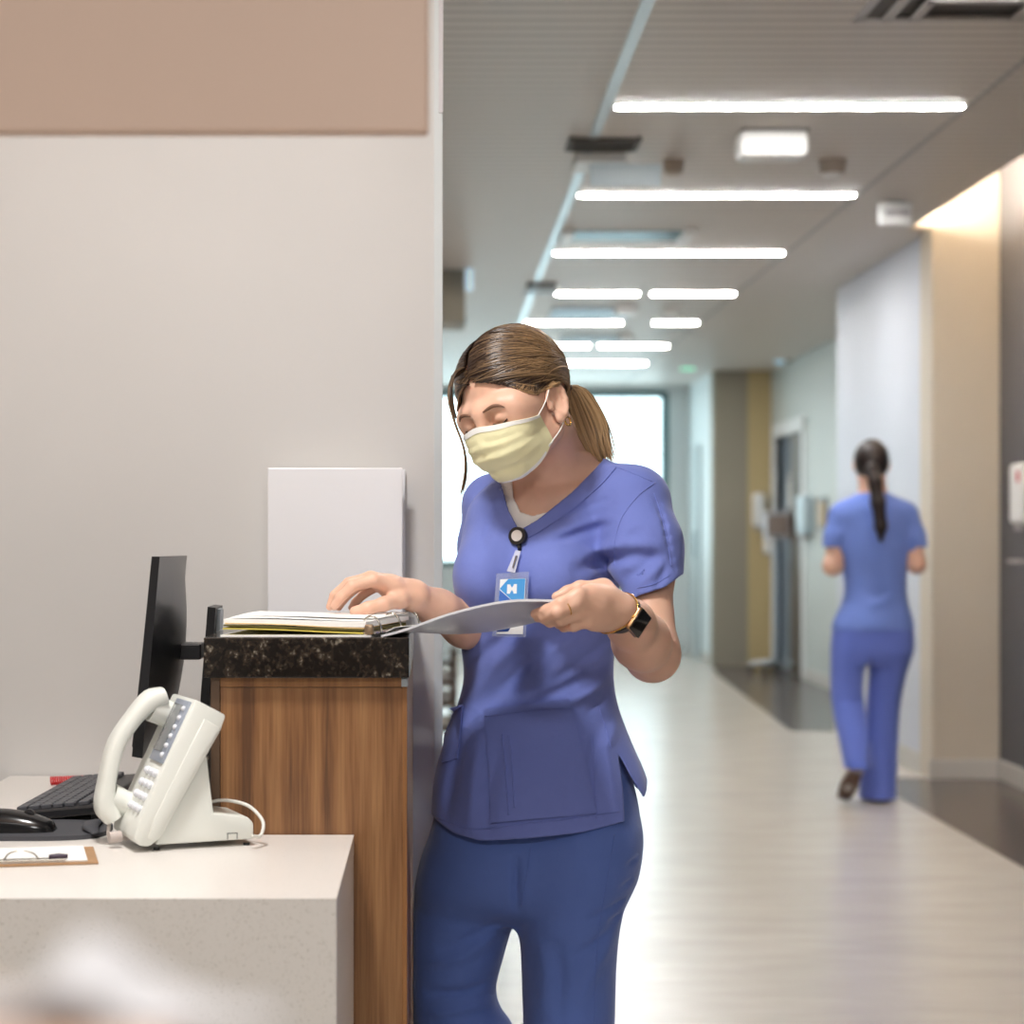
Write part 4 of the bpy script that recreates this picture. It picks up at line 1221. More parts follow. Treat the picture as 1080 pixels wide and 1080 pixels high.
# left hand: palm plate from metacarpals
KI, KM, KR, KP = P(611, 627, 3.135), P(607, 637, 3.13), P(611, 647, 3.14), P(621, 655, 3.15)
for K, r in ((KI, .0125), (KM, .0125), (KR, .0120), (KP, .0110)): body.chain([WL, WL.lerp(K, .55), K], [.021, .0165, r], k=.012)
body.cone(P(640, 630, 3.18), P(622, 626, 3.155), .019, .015, k=.015)
body.cone(P(640, 655, 3.19), P(626, 655, 3.165), .016, .013, k=.015)
body.chain([KI] + pts((592, 636.5, 3.125), (577, 643.5, 3.145), (564, 647.5, 3.175)), [.0112, .0095, .0086, .0072], k=.005)
body.chain([KM] + pts((588, 646, 3.122), (575, 651.5, 3.155), (567, 651.5, 3.185)), [.0112, .0097, .0086, .0072], k=.004)
body.chain([KR] + pts((592, 654, 3.135), (580, 656, 3.175), (573, 653.5, 3.205)), [.0107, .0092, .0082, .0070], k=.004)
body.chain([KP] + pts((605, 660.5, 3.15), (595, 661.5, 3.185), (588, 658.5, 3.21)), [.0098, .0082, .0074, .0064], k=.004)
body.chain([WL] + pts((636, 622, 3.195), (612, 620.5, 3.19), (599, 625, 3.185), (587, 629.5, 3.18)), [.020, .0165, .0110, .0098, .0078], k=.008)
# her right arm, reaching over the counter
body.chain([P(520, 535, 3.72), P(520, 600, 3.71), P(517, 668, 3.64)], [.048, .044, .039], k=.03)
body.chain([P(517, 668, 3.64), P(490, 658, 3.57), P(463, 643, 3.51), P(436, 628, 3.46)], [.0395, .0375, .031, .0245], k=.02)
WR = P(436, 628, 3.46)
RI, RM, RR, RP = P(394, 611.5, 3.405), P(391, 609.5, 3.428), P(393, 612, 3.45), P(399, 617, 3.470)
for K, r in ((RI, .0120), (RM, .0122), (RR, .0115), (RP, .0105)): body.chain([WR, WR.lerp(K, .55), K], [.020, .0155, r], k=.012)
body.chain([RI] + pts((372, 618, 3.392), (359, 630, 3.392), (352.5, 639.5, 3.397)), [.0110, .0093, .0082, .0068], k=.004)
body.chain([RM] + pts((368, 615, 3.424), (353, 628, 3.424), (348, 640, 3.426)), [.0112, .0095, .0083, .0068], k=.003)
body.chain([RR] + pts((374, 620, 3.452), (362, 632, 3.455), (357, 640.5, 3.455)), [.0105, .0090, .0079, .0066], k=.003)
body.chain([RP] + pts((384, 626, 3.474), (375, 635, 3.476), (371, 641, 3.476)), [.0095, .0080, .0072, .0062], k=.003)
body.chain([WR] + pts((421, 632, 3.425), (405, 637, 3.395), (389, 641.5, 3.385), (374, 644.8, 3.388)), [.0190, .0150, .0112, .0104, .0085], k=.007)
VB, FB = body.arrays()
del body
VB = smooth(VB, FB, 1, 0.4)
# hips and legs under the trousers (same body mesh)
legs = Field((-0.06, 3.4, 0.03), (0.4, 3.86, 0.86), 0.008)
LEGL = ((880, 504, 50, .075), (960, 489, 50, .075), (1040, 479, 42, .062), (1150, 487, 36, .055), (1250, 485, 33, .05), (1325, 485, 30, .046))
LEGR = ((880, 617, 58, .08), (960, 602, 53, .078), (1040, 601, 48, .068), (1150, 599, 42, .06), (1250, 597, 37, .054), (1325, 597, 35, .05))
legs.chain([P(560, 850, 3.62), P(568, 890, 3.62)], [.09, .1], k=.03)
legs.chain([P(510, 900, 3.65), P(485, 1090, 3.63), P(488, 1300, 3.67)], [.055, .04, .028], k=.03)
legs.chain([P(610, 900, 3.58), P(600, 1090, 3.56), P(598, 1310, 3.58)], [.06, .045, .03], k=.03)
VL, FL = legs.arrays()
VA, FA = join_np([(VB, FB), (VL, FL)])
o = obj_me('body', mesh_np('body', VA, FA), M_SKIN, nurse, True)
BV_BODY = bvh_of(VB, FB)

# ---------------- scrub top
top = Field((-0.05, 3.40, 0.68), (0.48, 3.86, 1.375), 0.0026)
top.gcyl(torso_rows(), k=.01, pw=2.15)
for c, r in BUST: top.ell(P(*c), (r, r, r), k=.045)
top.cone(P(597, 506, 3.64), P(668, 528, 3.56), .048, .056, k=.03); top.cone(P(588, 510, 3.65), P(521, 532, 3.71), .052, .054, k=.03)
top.chain([P(667, 533, 3.55), P(680, 575, 3.515), P(690, 640, 3.475)], [.061, .059, .055], k=.03)
top.chain([P(521, 536, 3.71), P(515, 575, 3.71), P(511, 618, 3.70)], [.052, .051, .048], k=.02)
def fpx(L, w, amp, Y): top.fold([v3(P(x, y, Y)) for x, y in L], w, amp * 1.25, 3.62)
# folds: armpit to bust, under the bust, pulls from the neck, waist drapes and the flared skirt
fpx(((702, 590), (672, 586), (640, 590), (600, 604)), .012, .008, 3.47)
fpx(((700, 576), (660, 573), (612, 588)), .011, -.0045, 3.47)
fpx(((662, 600), (656, 625), (652, 655)), .012, .006, 3.50)
fpx(((556, 560), (590, 546), (645, 524)), .006, .0032, 3.50)
fpx(((566, 568), (605, 556), (645, 543)), .007, -.0026, 3.50)
fpx(((572, 578), (610, 563), (650, 552)), .007, .003, 3.50)
fpx(((494, 598), (512, 566), (526, 528)), .007, .0035, 3.56)
fpx(((484, 590), (500, 562), (512, 530)), .008, -.002, 3.60)
fpx(((575, 650), (525, 700), (484, 752)), .013, -.005, 3.50)
fpx(((598, 662), (552, 705), (505, 752)), .011, .005, 3.50)
fpx(((545, 660), (510, 690), (482, 722)), .010, .004, 3.52)
fpx(((655, 690), (612, 718), (556, 744)), .010, .006, 3.52)
fpx(((655, 706), (622, 732), (585, 748)), .008, -.005, 3.52)
fpx(((655, 670), (618, 694), (580, 722)), .010, .005, 3.52)
fpx(((655, 720), (636, 742), (618, 752)), .007, .0045, 3.52)
fpx(((650, 650), (610, 672), (560, 690)), .012, -.004, 3.52)
fpx(((655, 760), (640, 790), (650, 860)), .011, -.005, 3.52)
fpx(((632, 765), (622, 810), (630, 866)), .010, .005, 3.50)
fpx(((612, 770), (600, 820), (604, 870)), .012, -.003, 3.50)
fpx(((490, 770), (478, 825), (470, 872)), .011, .008, 3.52)
fpx(((508, 770), (498, 825), (494, 880)), .011, -.005, 3.50)
fpx(((530, 780), (518, 830), (514, 884)), .010, .004, 3.50)
fpx(((676, 790), (682, 810), (686, 832)), .008, .004, 3.60)
fpx(((690, 518), (700, 550), (707, 600)), .004, .0035, 3.47)
for y in (528, 540, 551, 563, 574, 586, 597): fpx(((690 + (y - 520) * .2, y), (700 + (y - 520) * .17, y + 4)), .004, .0022, 3.475)
fpx(((658, 612), (676, 600), (696, 580)), .010, .0045, 3.43)
fpx(((668, 622), (686, 606), (704, 592)), .008, -.0035, 3.43)
fpx(((655, 580), (668, 566), (684, 556)), .010, .003, 3.44)
fpx(((690, 625), (700, 605), (706, 590)), .006, .0035, 3.43)
top.shell(.006)
XZ = lambda L, Y: [(P(x, y, Y).x, P(x, y, Y).z) for x, y in L]
# neck opening: V in front, round behind
top.poly_cut(XZ(((524, 470), (528, 505), (536, 538), (547, 559), (566, 548), (600, 521), (622, 500), (638, 484), (634, 450)), 3.55), 3.3, 3.64)
top.chain([P(590, 515, 3.64), P(584, 480, 3.62), P(580, 440, 3.60)], [.056, .064, .072], k=.004, mode='s')
# sleeve ends
top.poly_cut(XZ(((656, 640), (672, 628), (700, 619), (717, 608), (740, 600), (760, 760), (656, 760)), 3.46), 3.34, 3.548)
top.plane_cut(P(512, 604, 3.70), (0, 0, -1), np.array(P(470, 690, 3.685)), np.array(P(530, 590, 3.9)))
# hem and side slit
top.poly_cut(XZ(((400, 820), (452, 862), (478, 876), (505, 881), (560, 876), (610, 871), (656, 862), (655, 830), (651, 794), (664, 818), (679, 842), (688, 827), (760, 800), (760, 990), (400, 990)), 3.56), 3.2, 4.0)
VT, FT = top.arrays(); del top
VT = smooth(VT, FT, 1, 0.4)
TOP = obj_me('scrub_top', mesh_np('scrub_top', VT, FT), M_TOP, nurse, True)
BV = bvh_of(VT, FT)

# ---------------- undershirt in the V
us = Field((0.05, 3.40, 1.10), (0.222, 3.60, 1.38), 0.0026)
us.gcyl([(z, x, y, rx - .0105, ry - .0105) for z, x, y, rx, ry in torso_rows()], k=.01)
for c, r in BUST: us.ell(P(*c), (r - .007, r - .007, r - .006), k=.03)
us.chain([P(593, 540, 3.645), P(588, 500, 3.63)], [.0735, .0595], k=.04)
us.cone(P(590, 505, 3.63), P(665, 522, 3.57), .0485, .0485, k=.04); us.cone(P(590, 508, 3.64), P(520, 525, 3.72), .0485, .0435, k=.04)
us.cone(P(560, 532, 3.56), P(625, 516, 3.54), .013, .011, k=.02)
us.shell(.005)
us.poly_cut(XZ(((546, 440), (541, 500), (542, 525), (549, 540), (561, 544), (576, 540), (600, 524), (640, 500), (660, 440)), 3.55), 3.3, 3.9)
VU, FU = us.arrays()
if len(FU): obj_me('undershirt', mesh_np('undershirt', VU, FU), M_SHIRT, nurse, True)

# ---------------- trousers
pt = Field((-0.06, 3.40, 0.02), (0.42, 3.90, 0.90), 0.0035)
def rows_of(L, Y): return [(P(c, py, Y).z, P(c, py, Y).x, Y, w * Y / F, ry) for py, c, w, ry in L]
pt.gcyl(rows_of(((780, 566, 86, .104), (820, 568, 98, .112), (848, 567, 106, .118), (880, 565, 111, .125), (915, 560, 112, .126), (938, 555, 108, .118), (955, 551, 92, .098), (970, 548, 60, .06)), 3.62), k=.02, pw=2.2)
pt.gcyl(rows_of(((860, 512, 38, .06), (900, 500, 50, .092), (940, 492, 53, .10), (975, 487, 53, .10), (1005, 482, 50, .098), (1040, 478, 45.5, .09), (1062, 481, 47, .092), (1085, 489, 53, .095), (1120, 490, 50, .09), (1200, 488, 44, .08), (1290, 488, 46, .085)), 3.65), k=.03)
pt.gcyl(rows_of(((840, 610, 40, .06), (880, 616, 56, .090), (920, 612, 58, .10), (945, 606, 56, .10), (975, 601, 53.5, .10), (1010, 600, 50.5, .095), (1050, 600, 49, .092), (1085, 600, 48, .09), (1160, 599, 46, .085), (1240, 598, 46, .08), (1318, 598, 48, .085)), 3.57), k=.03)
def ppx(L, w, amp, Y): pt.fold([v3(P(x, y, Y)) for x, y in L], w, amp * 1.6, 3.66)
ppx(((545, 900), (544, 930), (545, 965)), .007, .006, 3.50)
ppx(((535, 965), (505, 985), (460, 1005)), .010, .004, 3.55)
ppx(((530, 985), (490, 1010), (445, 1020)), .009, -.003, 3.55)
ppx(((520, 1040), (490, 1048), (445, 1050)), .008, .005, 3.55)
ppx(((533, 1062), (500, 1062), (450, 1072)), .008, -.004, 3.56)
ppx(((655, 968), (640, 985), (600, 1010)), .008, .0035, 3.49)
ppx(((657, 950), (640, 960), (615, 970)), .007, .003, 3.49)
ppx(((652, 990), (630, 1020), (610, 1060)), .010, -.003, 3.48)
ppx(((570, 990), (575, 1030), (572, 1080)), .012, -.003, 3.48)
ppx(((588, 990), (592, 1030), (590, 1080)), .010, .003, 3.48)
ppx(((668, 900), (640, 905), (610, 902)), .012, .002, 3.49)
for k_, (x, y) in enumerate(((672, 905), (664, 928), (656, 948), (652, 964))): ppx(((x + 4, y), (x - 14, y + 7)), .005, .0035, 3.52)
pt.plane_cut((-0.0405, 3.6, .5), (-1, 0, 0), (-0.2, 3.3, 0.0), (0.0, 4.0, 0.9))
VP, FP = pt.arrays(); del pt
VP = smooth(VP, FP, 1, 0.4)
TR = obj_me('trousers', mesh_np('trousers', VP, FP), M_PANT, nurse, True)
BVP = bvh_of(VP, FP)

# ---------------- shoes (below the frame, on the floor)
for (x, y) in (((488 - PX) * 3.66 / F, 3.64), ((598 - PX) * 3.58 / F, 3.55)):
    sh = Field((x - .08, y - .2, -0.01), (x + .08, y + .12, 0.14), 0.004)
    sh.chain([(x - .02, y - .12, .034), (x - .01, y - .05, .042), (x, y + .05, .045)], [.036, .042, .040], k=.03)
    sh.cone((x, y + .03, .05), (x, y + .03, .11), .04, .036, k=.03)
    sh.plane_cut((x, y, 0.012), (0, 0, -1), (x - .3, y - .3, -.1), (x + .3, y + .3, .1))
    Vs, Fs = sh.arrays()
    s_ = obj_me('shoe', mesh_np('shoe', Vs, Fs), M_WHITE, nurse, True)
    so = Field((x - .08, y - .2, -0.01), (x + .08, y + .12, 0.03), 0.003)
    so.chain([(x - .02, y - .12, .02), (x - .01, y - .05, .02), (x, y + .05, .02)], [.040, .045, .043], k=.03)
    so.plane_cut((x, y, 0.014), (0, 0, 1), (x - .3, y - .3, -.1), (x + .3, y + .3, .1)); so.plane_cut((x, y, 0.001), (0, 0, -1), (x - .3, y - .3, -.1), (x + .3, y + .3, .1))
    Vs, Fs = so.arrays(); obj_me('sole', mesh_np('sole', Vs, Fs), mat('grey_sole', (150, 150, 150), 0.7), s_, True)

# ---------------- details laid over the top: collar band, seams, pockets
def ribbon(nm, bv, A, B_, n, off, th, m, par):
    a = cr(A, n); c = cr(B_, n); g = []
    for v in np.linspace(0, 1, 4):
        row = []
        for i in range(n):
            x, y = a[i] * (1 - v) + c[i] * v
            p = hit(bv, x, y, off)
            if p is None: p = Vector(row[-1]) if row else P(x, y, 3.55)
            row.append(tuple(p))
        g.append(row)
    b = BM(); sheet(b, g, th); return obj(nm, b, m, par, True, angle=0.7)
def seam(nm, bv, L, m, par, r=.0009, off=.0003, n=40):
    p = drape_path(bv, L, n, off)
    p = [q for i, q in enumerate(p) if i == 0 or (q - p[i - 1]).length < .03]
    if len(p) < 3: return None
    b = BM(); tube(b, p, r, 6); return obj(nm, b, m, par, True)
ribbon('collar_band', BV, ((548.5, 560), (567, 550), (602, 523), (624, 503), (639, 488)), ((549, 571), (573, 559), (611, 531), (635, 511), (650, 494)), 30, .0012, .0018, M_TOP, nurse)
ribbon('collar_band', BV, ((528, 508), (535, 537), (546.5, 560)), ((519, 512), (526, 543), (541, 568)), 20, .0012, .0018, M_TOP, nurse)
seam('shoulder_seam', BV, ((640, 489), (662, 497), (688, 508)), M_TOP, nurse)
seam('sleeve_seam', BV, ((691, 509), (672, 524), (655, 548), (648, 575), (648, 596)), M_TOP, nurse)
seam('sleeve_gather', BV, ((690, 520), (698, 545), (705, 575), (708, 597)), M_TOP, nurse, .0012)
seam('sleeve_hem', BV, ((672, 620), (690, 616), (706, 607)), M_TOP, nurse)
seam('hem_seam', BV, ((462, 863), (500, 874.5), (560, 868), (610, 863), (653, 856)), M_TOP, nurse)
seam('side_seam', BV, ((630, 742), (638, 765), (645, 790)), M_TOP, nurse)
seam('side_seam', BV, ((624, 775), (627, 815), (629, 864)), M_TOP, nurse)
# front pocket of the top (big patch with a pen slot) and the small one at the left
def pocket(A, B_, C_, D, nm, nu=26, nv=26):
    g = drape_quad(BV, A, B_, C_, D, nu, nv, .0034)
    b = BM(); sheet(b, g, .0030); return obj(nm, b, M_TOP, nurse, True, angle=0.7)
pk = pocket((512, 748), (600, 738), (628, 858), (519, 868), 'pocket')
seam('pocket_hem', BV, ((513, 756), (556, 751), (602, 747)), M_TOP, pk, .0011, .0056)
seam('pen_slot', BV, ((530, 775), (533, 800), (537, 860)), M_TOP, pk, .0013, .0056)
seam('pen_slot', BV, ((537, 776), (540, 800), (543, 852)), M_TOP, pk, .0013, .0056)
pk2 = pocket((474, 748), (490, 744), (484, 800), (468, 805), 'pocket', 10, 14)
seam('trouser_seam', BVP, ((648, 880), (640, 930), (632, 980), (628, 1030), (627, 1079)), M_PANT, nurse)
seam('trouser_seam', BVP, ((562, 884), (556, 920), (550, 955)), M_PANT, nurse)

# ---------------- badge on a reel
reel = hit(BV, 547, 567, .006)
nrm = (EYE - reel).normalized(); nrm = (nrm + Vector((-.35, 0, .15))).normalized()
b = BM(); cyl(b, reel - nrm * .004, reel + nrm * .006, .0158, .0150, 32); RL = obj('badge_reel', b, M_BLACK, nurse, True, angle=0.6)
b = BM(); cyl(b, reel + nrm * .006, reel + nrm * .0074, .0098, .0094, 28); obj('reel_button', b, mat('silver_button', (214, 210, 206), 0.3, metal=0.3), RL, True, angle=0.6)
b = BM(); q = hit(BV, 549, 579, .006); cyl(b, reel + Vector((0.002, -.002, -.014)), q + Vector((0, 0, -.004)), .0042, .0032, 14); obj('cord_guide', b, M_BLACK, RL, True, angle=0.6)
M_CLEAR = clear('clear_vinyl', (226, 232, 246), 0.22, 0.1)
p0, p1 = hit(BV, 548, 583, .007), hit(BV, 540, 604, .008)
dn = (p1 - p0).normalized(); sx = dn.cross(nrm).normalized()
if sx.x < 0: sx = -sx
b = BM(); g = [[tuple(p0.lerp(p1, v) + sx * (u * (.0045 + .003 * v)) + Vector((0, -.002, 0))) for u in (-1, 0, 1)] for v in np.linspace(0, 1, 6)]; sheet(b, g, .0012); obj('badge_strap', b, clear('strap_vinyl', (236, 238, 246), 0.5, 0.15), RL, True, angle=0.6)
b = BM(); cyl(b, p0.lerp(p1, .25) + Vector((0, -.004, 0)), p0.lerp(p1, .8) + Vector((.001, -.004, 0)), .0022, .0016, 10); obj('strap_clip', b, M_CHROME, RL, True, angle=0.6)
# badge holder hangs from the strap, just in front of the chest
c00, c10, c01 = hit(BV, 524.5, 604, .012), hit(BV, 557, 602, .012), None
ycard = min(c00.y, c10.y, hit(BV, 540, 630, .008).y) - .002
def cp(px, py, dy=0.0): return P(px, py, ycard + dy)
b = BM(); prism(b, [cp(523.5, 605), cp(558, 603), cp(554.5, 672), cp(519, 671)], (0, .0012, 0)); BD = obj('badge_holder', b, M_CLEAR, nurse)
M_B1, M_B2, M_B3, M_BW = mat('badge_light_blue', (70, 156, 222), 0.3), mat('badge_blue', (54, 104, 190), 0.3), mat('badge_navy', (30, 62, 130), 0.3), mat('badge_white', (240, 242, 244), 0.3)
def card(nm, L, m, z): b = BM(); prism(b, [cp(x, y, -z) for x, y in L], (0, .0003, 0)); return obj(nm, b, m, BD)
card('badge_card', ((527.5, 611), (554.5, 610), (551.5, 669), (523.5, 668.5)), M_BW, .0008)
card('card_field', ((536, 610.8), (554, 610.3), (552.6, 634), (541, 634), (527, 621)), M_B1, .0012)
card('card_stripe', ((526.8, 622), (541, 634.5), (540, 640), (525.5, 640)), M_B2, .0012)
card('card_stripe', ((525.4, 641), (552.2, 635), (552, 640), (536, 666), (523.8, 666.5)), M_B3, .0012)
card('card_stripe', ((540, 636), (552.3, 635), (552.1, 648)), M_B2, .0016)
# white emblem: two uprights joined by a bow-tie
card('emblem_bar', ((535, 616.5), (538.4, 616.3), (538, 626.2), (534.6, 626.3)), M_BW, .0016)
card('emblem_bar', ((541.9, 616), (545.3, 615.9), (544.9, 626), (541.5, 626.1)), M_BW, .0016)
card('emblem_bow', ((538.3, 617), (540, 619.8), (541.9, 617), (541.6, 625), (539.9, 622.2), (538, 625.2)), M_BW, .0016)

# ---------------- watch and bracelet on her left wrist
axw = Vector(P(668, 663, 3.275)) - WL; axw.y *= .55; axw.normalize()
wc = WL + axw * .016
e1 = axw.cross(Vector((0.55, -0.75, 0.35))).normalized(); e2 = axw.cross(e1).normalized()
def ringpts(c, r1, r2, n=40): return [c + e1 * (r1 * math.cos(a)) + e2 * (r2 * math.sin(a)) for a in np.linspace(0, 2 * PI, n)]
def wrist_hit(c, d): 
    p, n_, i_, t_ = BV_BODY.ray_cast(c + d * .08, -d)
    return p if p is not None else c + d * .028
band = []
for a in np.linspace(0, 2 * PI, 49):
    d = e1 * math.cos(a) + e2 * math.sin(a)
    band.append([wrist_hit(wc + axw * s, d) + d * .0018 for s in (-.0085, 0, .0085)])
b = BM(); g = [[tuple(band[i][j]) for i in range(49)] for j in range(3)]; sheet(b, g, .0022); WB = obj('watch_band', b, mat('dark_band', (44, 40, 40), 0.5), nurse, True, angle=0.8)
nw = Vector((.16, -.95, .12)); nw = (nw - axw * nw.dot(axw)).normalized()
wp = wrist_hit(wc, nw) + nw * .004
tw = axw.cross(nw).normalized()
WM = Matrix((( tw.x, axw.x, nw.x, wp.x), (tw.y, axw.y, nw.y, wp.y), (tw.z, axw.z, nw.z, wp.z), (0, 0, 0, 1)))
b = BM(); box(b, (-.0205, -.0175, -.004), (.0205, .0175, .006), .005, M=WM, seg=4); WC = obj('watch_case', b, mat('gold_watch_case', (190, 150, 110), 0.25, metal=1.0), nurse, True, angle=0.6)
b = BM(); box(b, (-.0190, -.0160, .005), (.0190, .0160, .0072), .0018, M=WM, seg=3); obj('watch_screen', b, mat('black_glass', (14, 14, 15), 0.08, coat=0.5), WC, True, angle=0.6)
b = BM(); c = WM @ Vector((.0, -.0172, .001)); cyl(b, c, c - axw * .002, .0028, seg=12); obj('crown', b, M_GOLD, WC, True, angle=0.6)
b = BM(); pts_ = []
for a in np.linspace(0, 2 * PI, 60):
    d = e1 * math.cos(a) + e2 * math.sin(a); pts_.append(wrist_hit(wc - axw * .016, d) + d * .0022)
tube(b, pts_, .0011, 8); obj('bracelet', b, M_GOLD, nurse, True)
# thin ring on a finger
c = Vector(KM).lerp(Vector(P(588, 646, 3.122)), .45); d_ = (Vector(P(588, 646, 3.122)) - Vector(KM)).normalized()
q1 = d_.orthogonal().normalized(); q2 = d_.cross(q1)
b = BM(); tube(b, [c + (q1 * math.cos(a) + q2 * math.sin(a)) * .0112 for a in np.linspace(0, 2 * PI, 40)], .0009, 8); obj('finger_ring', b, M_GOLD, nurse, True)

# ---------------- face: brows, lashes, mask
def hl(x, y, z): return hwv((x, y, z))
def head_hit(p, off):
    """project a head-frame point onto the skin from outside"""
    c = hl(0, 0.01, p[2] * .6); q = hl(*p); d = (q - c).normalized()
    h_, n_, i_, t_ = BV_BODY.ray_cast(c + d * .2, -d)
    return (h_ if h_ is not None else q) + d * off
M_BROW = mat('brow_hair', (122, 88, 68), 0.6)
M_LASH = mat('lash', (34, 24, 22), 0.5)
for s in (-1, 1):
    b = BM(); ps = [head_hit((s * x, -.085, z), .0006) for x, z in ((.013, .0165), (.022, .0190), (.032, .0205), (.042, .0185), (.051, .0130))]
    tube(b, ps, [.0016, .0032, .0034, .0027, .0008], 8, 24, flat=0.85); obj('eyebrow', b, M_BROW, nurse, True)
    b = BM(); ps = [head_hit((s * x, -.085, z), .0008) for x, z in ((.0165, -.0065), (.024, -.0098), (.031, -.0108), (.039, -.0095), (.0465, -.0055))]
    tube(b, ps, [.0005, .0012, .0014, .0014, .0006], 6, 24)
    for i in range(16):
        u = i / 15; p = Vector(cr(ps, 40)[int(u * 39)]); out = (p - hl(s * .031, -.065, 0)).normalized()
        dr = (out * .7 + HR @ Vector((s * (u - .3) * .5, -.2, -.75))).normalized()
        tube(b, [p, p + dr * .0035, p + dr * .0065 + HR @ Vector((0, -.001, .001))], [.0004, .0003, .0001], 4)
    obj('eyelashes', b, M_LASH, nurse, True)
M_MASK = mat('yellow_mask', (236, 232, 188), 0.8, var=0.02, scale=40, bump=0.3, bscale=60)
M_MASKW = mat('mask_trim', (240, 240, 236), 0.7)
def mask_pt(u, v, off=0.0):
    """u -1..1 across the face, v 0..1 from nose bridge to below the chin (head frame)"""
    a = abs(u); s = 1 if u >= 0 else -1
    zt = -.004 - .016 * a ** 1.5 + .003 * math.exp(-(a / .18) ** 2)
    zb = -.103 + .034 * a ** 2.0
    z = zt + (zb - zt) * v
    x = s * .064 * math.sin(a * PI / 2) ** 0.9 * (1 - .10 * (v - .3) ** 2)
    yf = -.101 - .010 * math.sin(PI * min(1, v * 1.05 + .12)) ** .8 + .034 * max(0, v - .55) ** 1.2 / .45 ** 1.2
    ys = -.030 + .010 * v
    y = ys + (yf - ys) * math.cos(a * PI / 2) ** 0.75
    pl = .0010 * (1 if (v * 5.2) % 1 < .5 else -1) * (1 - a ** 3) * (.2 < v < .85)
    q = hl(x, y - off + pl, z); c0 = hl(0, .02, z * .75)
    d = (q - c0).normalized(); r0 = (q - c0).length
    h_, n_, i_, t_ = BV_BODY.ray_cast(c0 + d * .25, -d)
    if h_ is not None and (h_ - c0).length < .16: r0 = max(r0, (h_ - c0).length + .0025 + off)
    return c0 + d * r0
us_, vs_ = np.linspace(-1, 1, 41), np.linspace(0, 1, 27)
b = BM(); g = [[tuple(mask_pt(u, v)) for u in us_] for v in vs_]; sheet(b, g, .0016); MK = obj('face_mask', b, M_MASK, nurse, True, angle=0.9)
b = BM(); g = [[tuple(mask_pt(u, v, .0012)) for u in us_] for v in np.linspace(0, .085, 4)]; sheet(b, g, .0012); obj('mask_top_binding', b, M_MASKW, MK, True, angle=0.9)
b = BM(); g = [[tuple(mask_pt(u, v, .0010)) for u in us_] for v in np.linspace(.95, 1.0, 3)]; sheet(b, g, .0012); obj('mask_bottom_binding', b, M_MASKW, MK, True, angle=0.9)
for s in (-1, 1):
    A, B_ = mask_pt(s * .985, .03, .001), mask_pt(s * .985, .97, .001)
    et, eb = hl(s * .080, .000, .010), hl(s * .080, .016, -.036)
    b = BM(); tube(b, [A, A.lerp(et, .5) + HR @ Vector((s * .004, 0, 0)), et], .0011, 8, 16); obj('ear_loop', b, M_MASKW, MK, True)
    b = BM(); tube(b, [B_, B_.lerp(eb, .5) + HR @ Vector((s * .005, 0, -.002)), eb], .0011, 8, 16); obj('ear_loop', b, M_MASKW, MK, True)
    b = BM(); c = hl(s * .0815, .008, -.050)
    if s > 0:
        tube(b, [c + HR @ Vector((0.001, .0068 * math.cos(a), .0072 * math.sin(a))) for a in np.linspace(0, 2 * PI, 32)], .0015, 8); obj('earring', b, M_GOLD, nurse, True)
    else: b.free()

# ---------------- hair
def hair_mat(name, dark, light, rough=0.34):
    m = mat(name, dark, rough, spec=0.5)
    nt = m.node_tree; bs = nt.nodes['Principled BSDF']
    g = nt.nodes.new('ShaderNodeNewGeometry'); at = nt.nodes.new('ShaderNodeAttribute'); at.attribute_name = 'along'
    ad = nt.nodes.new('ShaderNodeMath'); ad.operation = 'MULTIPLY_ADD'; ad.inputs[1].default_value = 0.36
    nt.links.new(g.outputs['Random Per Island'], ad.inputs[0]); 
    sb = nt.nodes.new('ShaderNodeMath'); sb.operation = 'SUBTRACT'; sb.inputs[1].default_value = 0.16
    nt.links.new(at.outputs['Fac'], sb.inputs[0]); nt.links.new(sb.outputs[0], ad.inputs[2])
    r = nt.nodes.new('ShaderNodeValToRGB')
    r.color_ramp.elements[0].position = 0.12; r.color_ramp.elements[0].color = lin(dark)
    r.color_ramp.elements[1].position = 0.95; r.color_ramp.elements[1].color = lin(light)
    nt.links.new(ad.outputs[0], r.inputs[0]); nt.links.new(r.outputs[0], bs.inputs['Base Color'])
    bs.inputs['Anisotropic'].default_value = 0.4
    return m


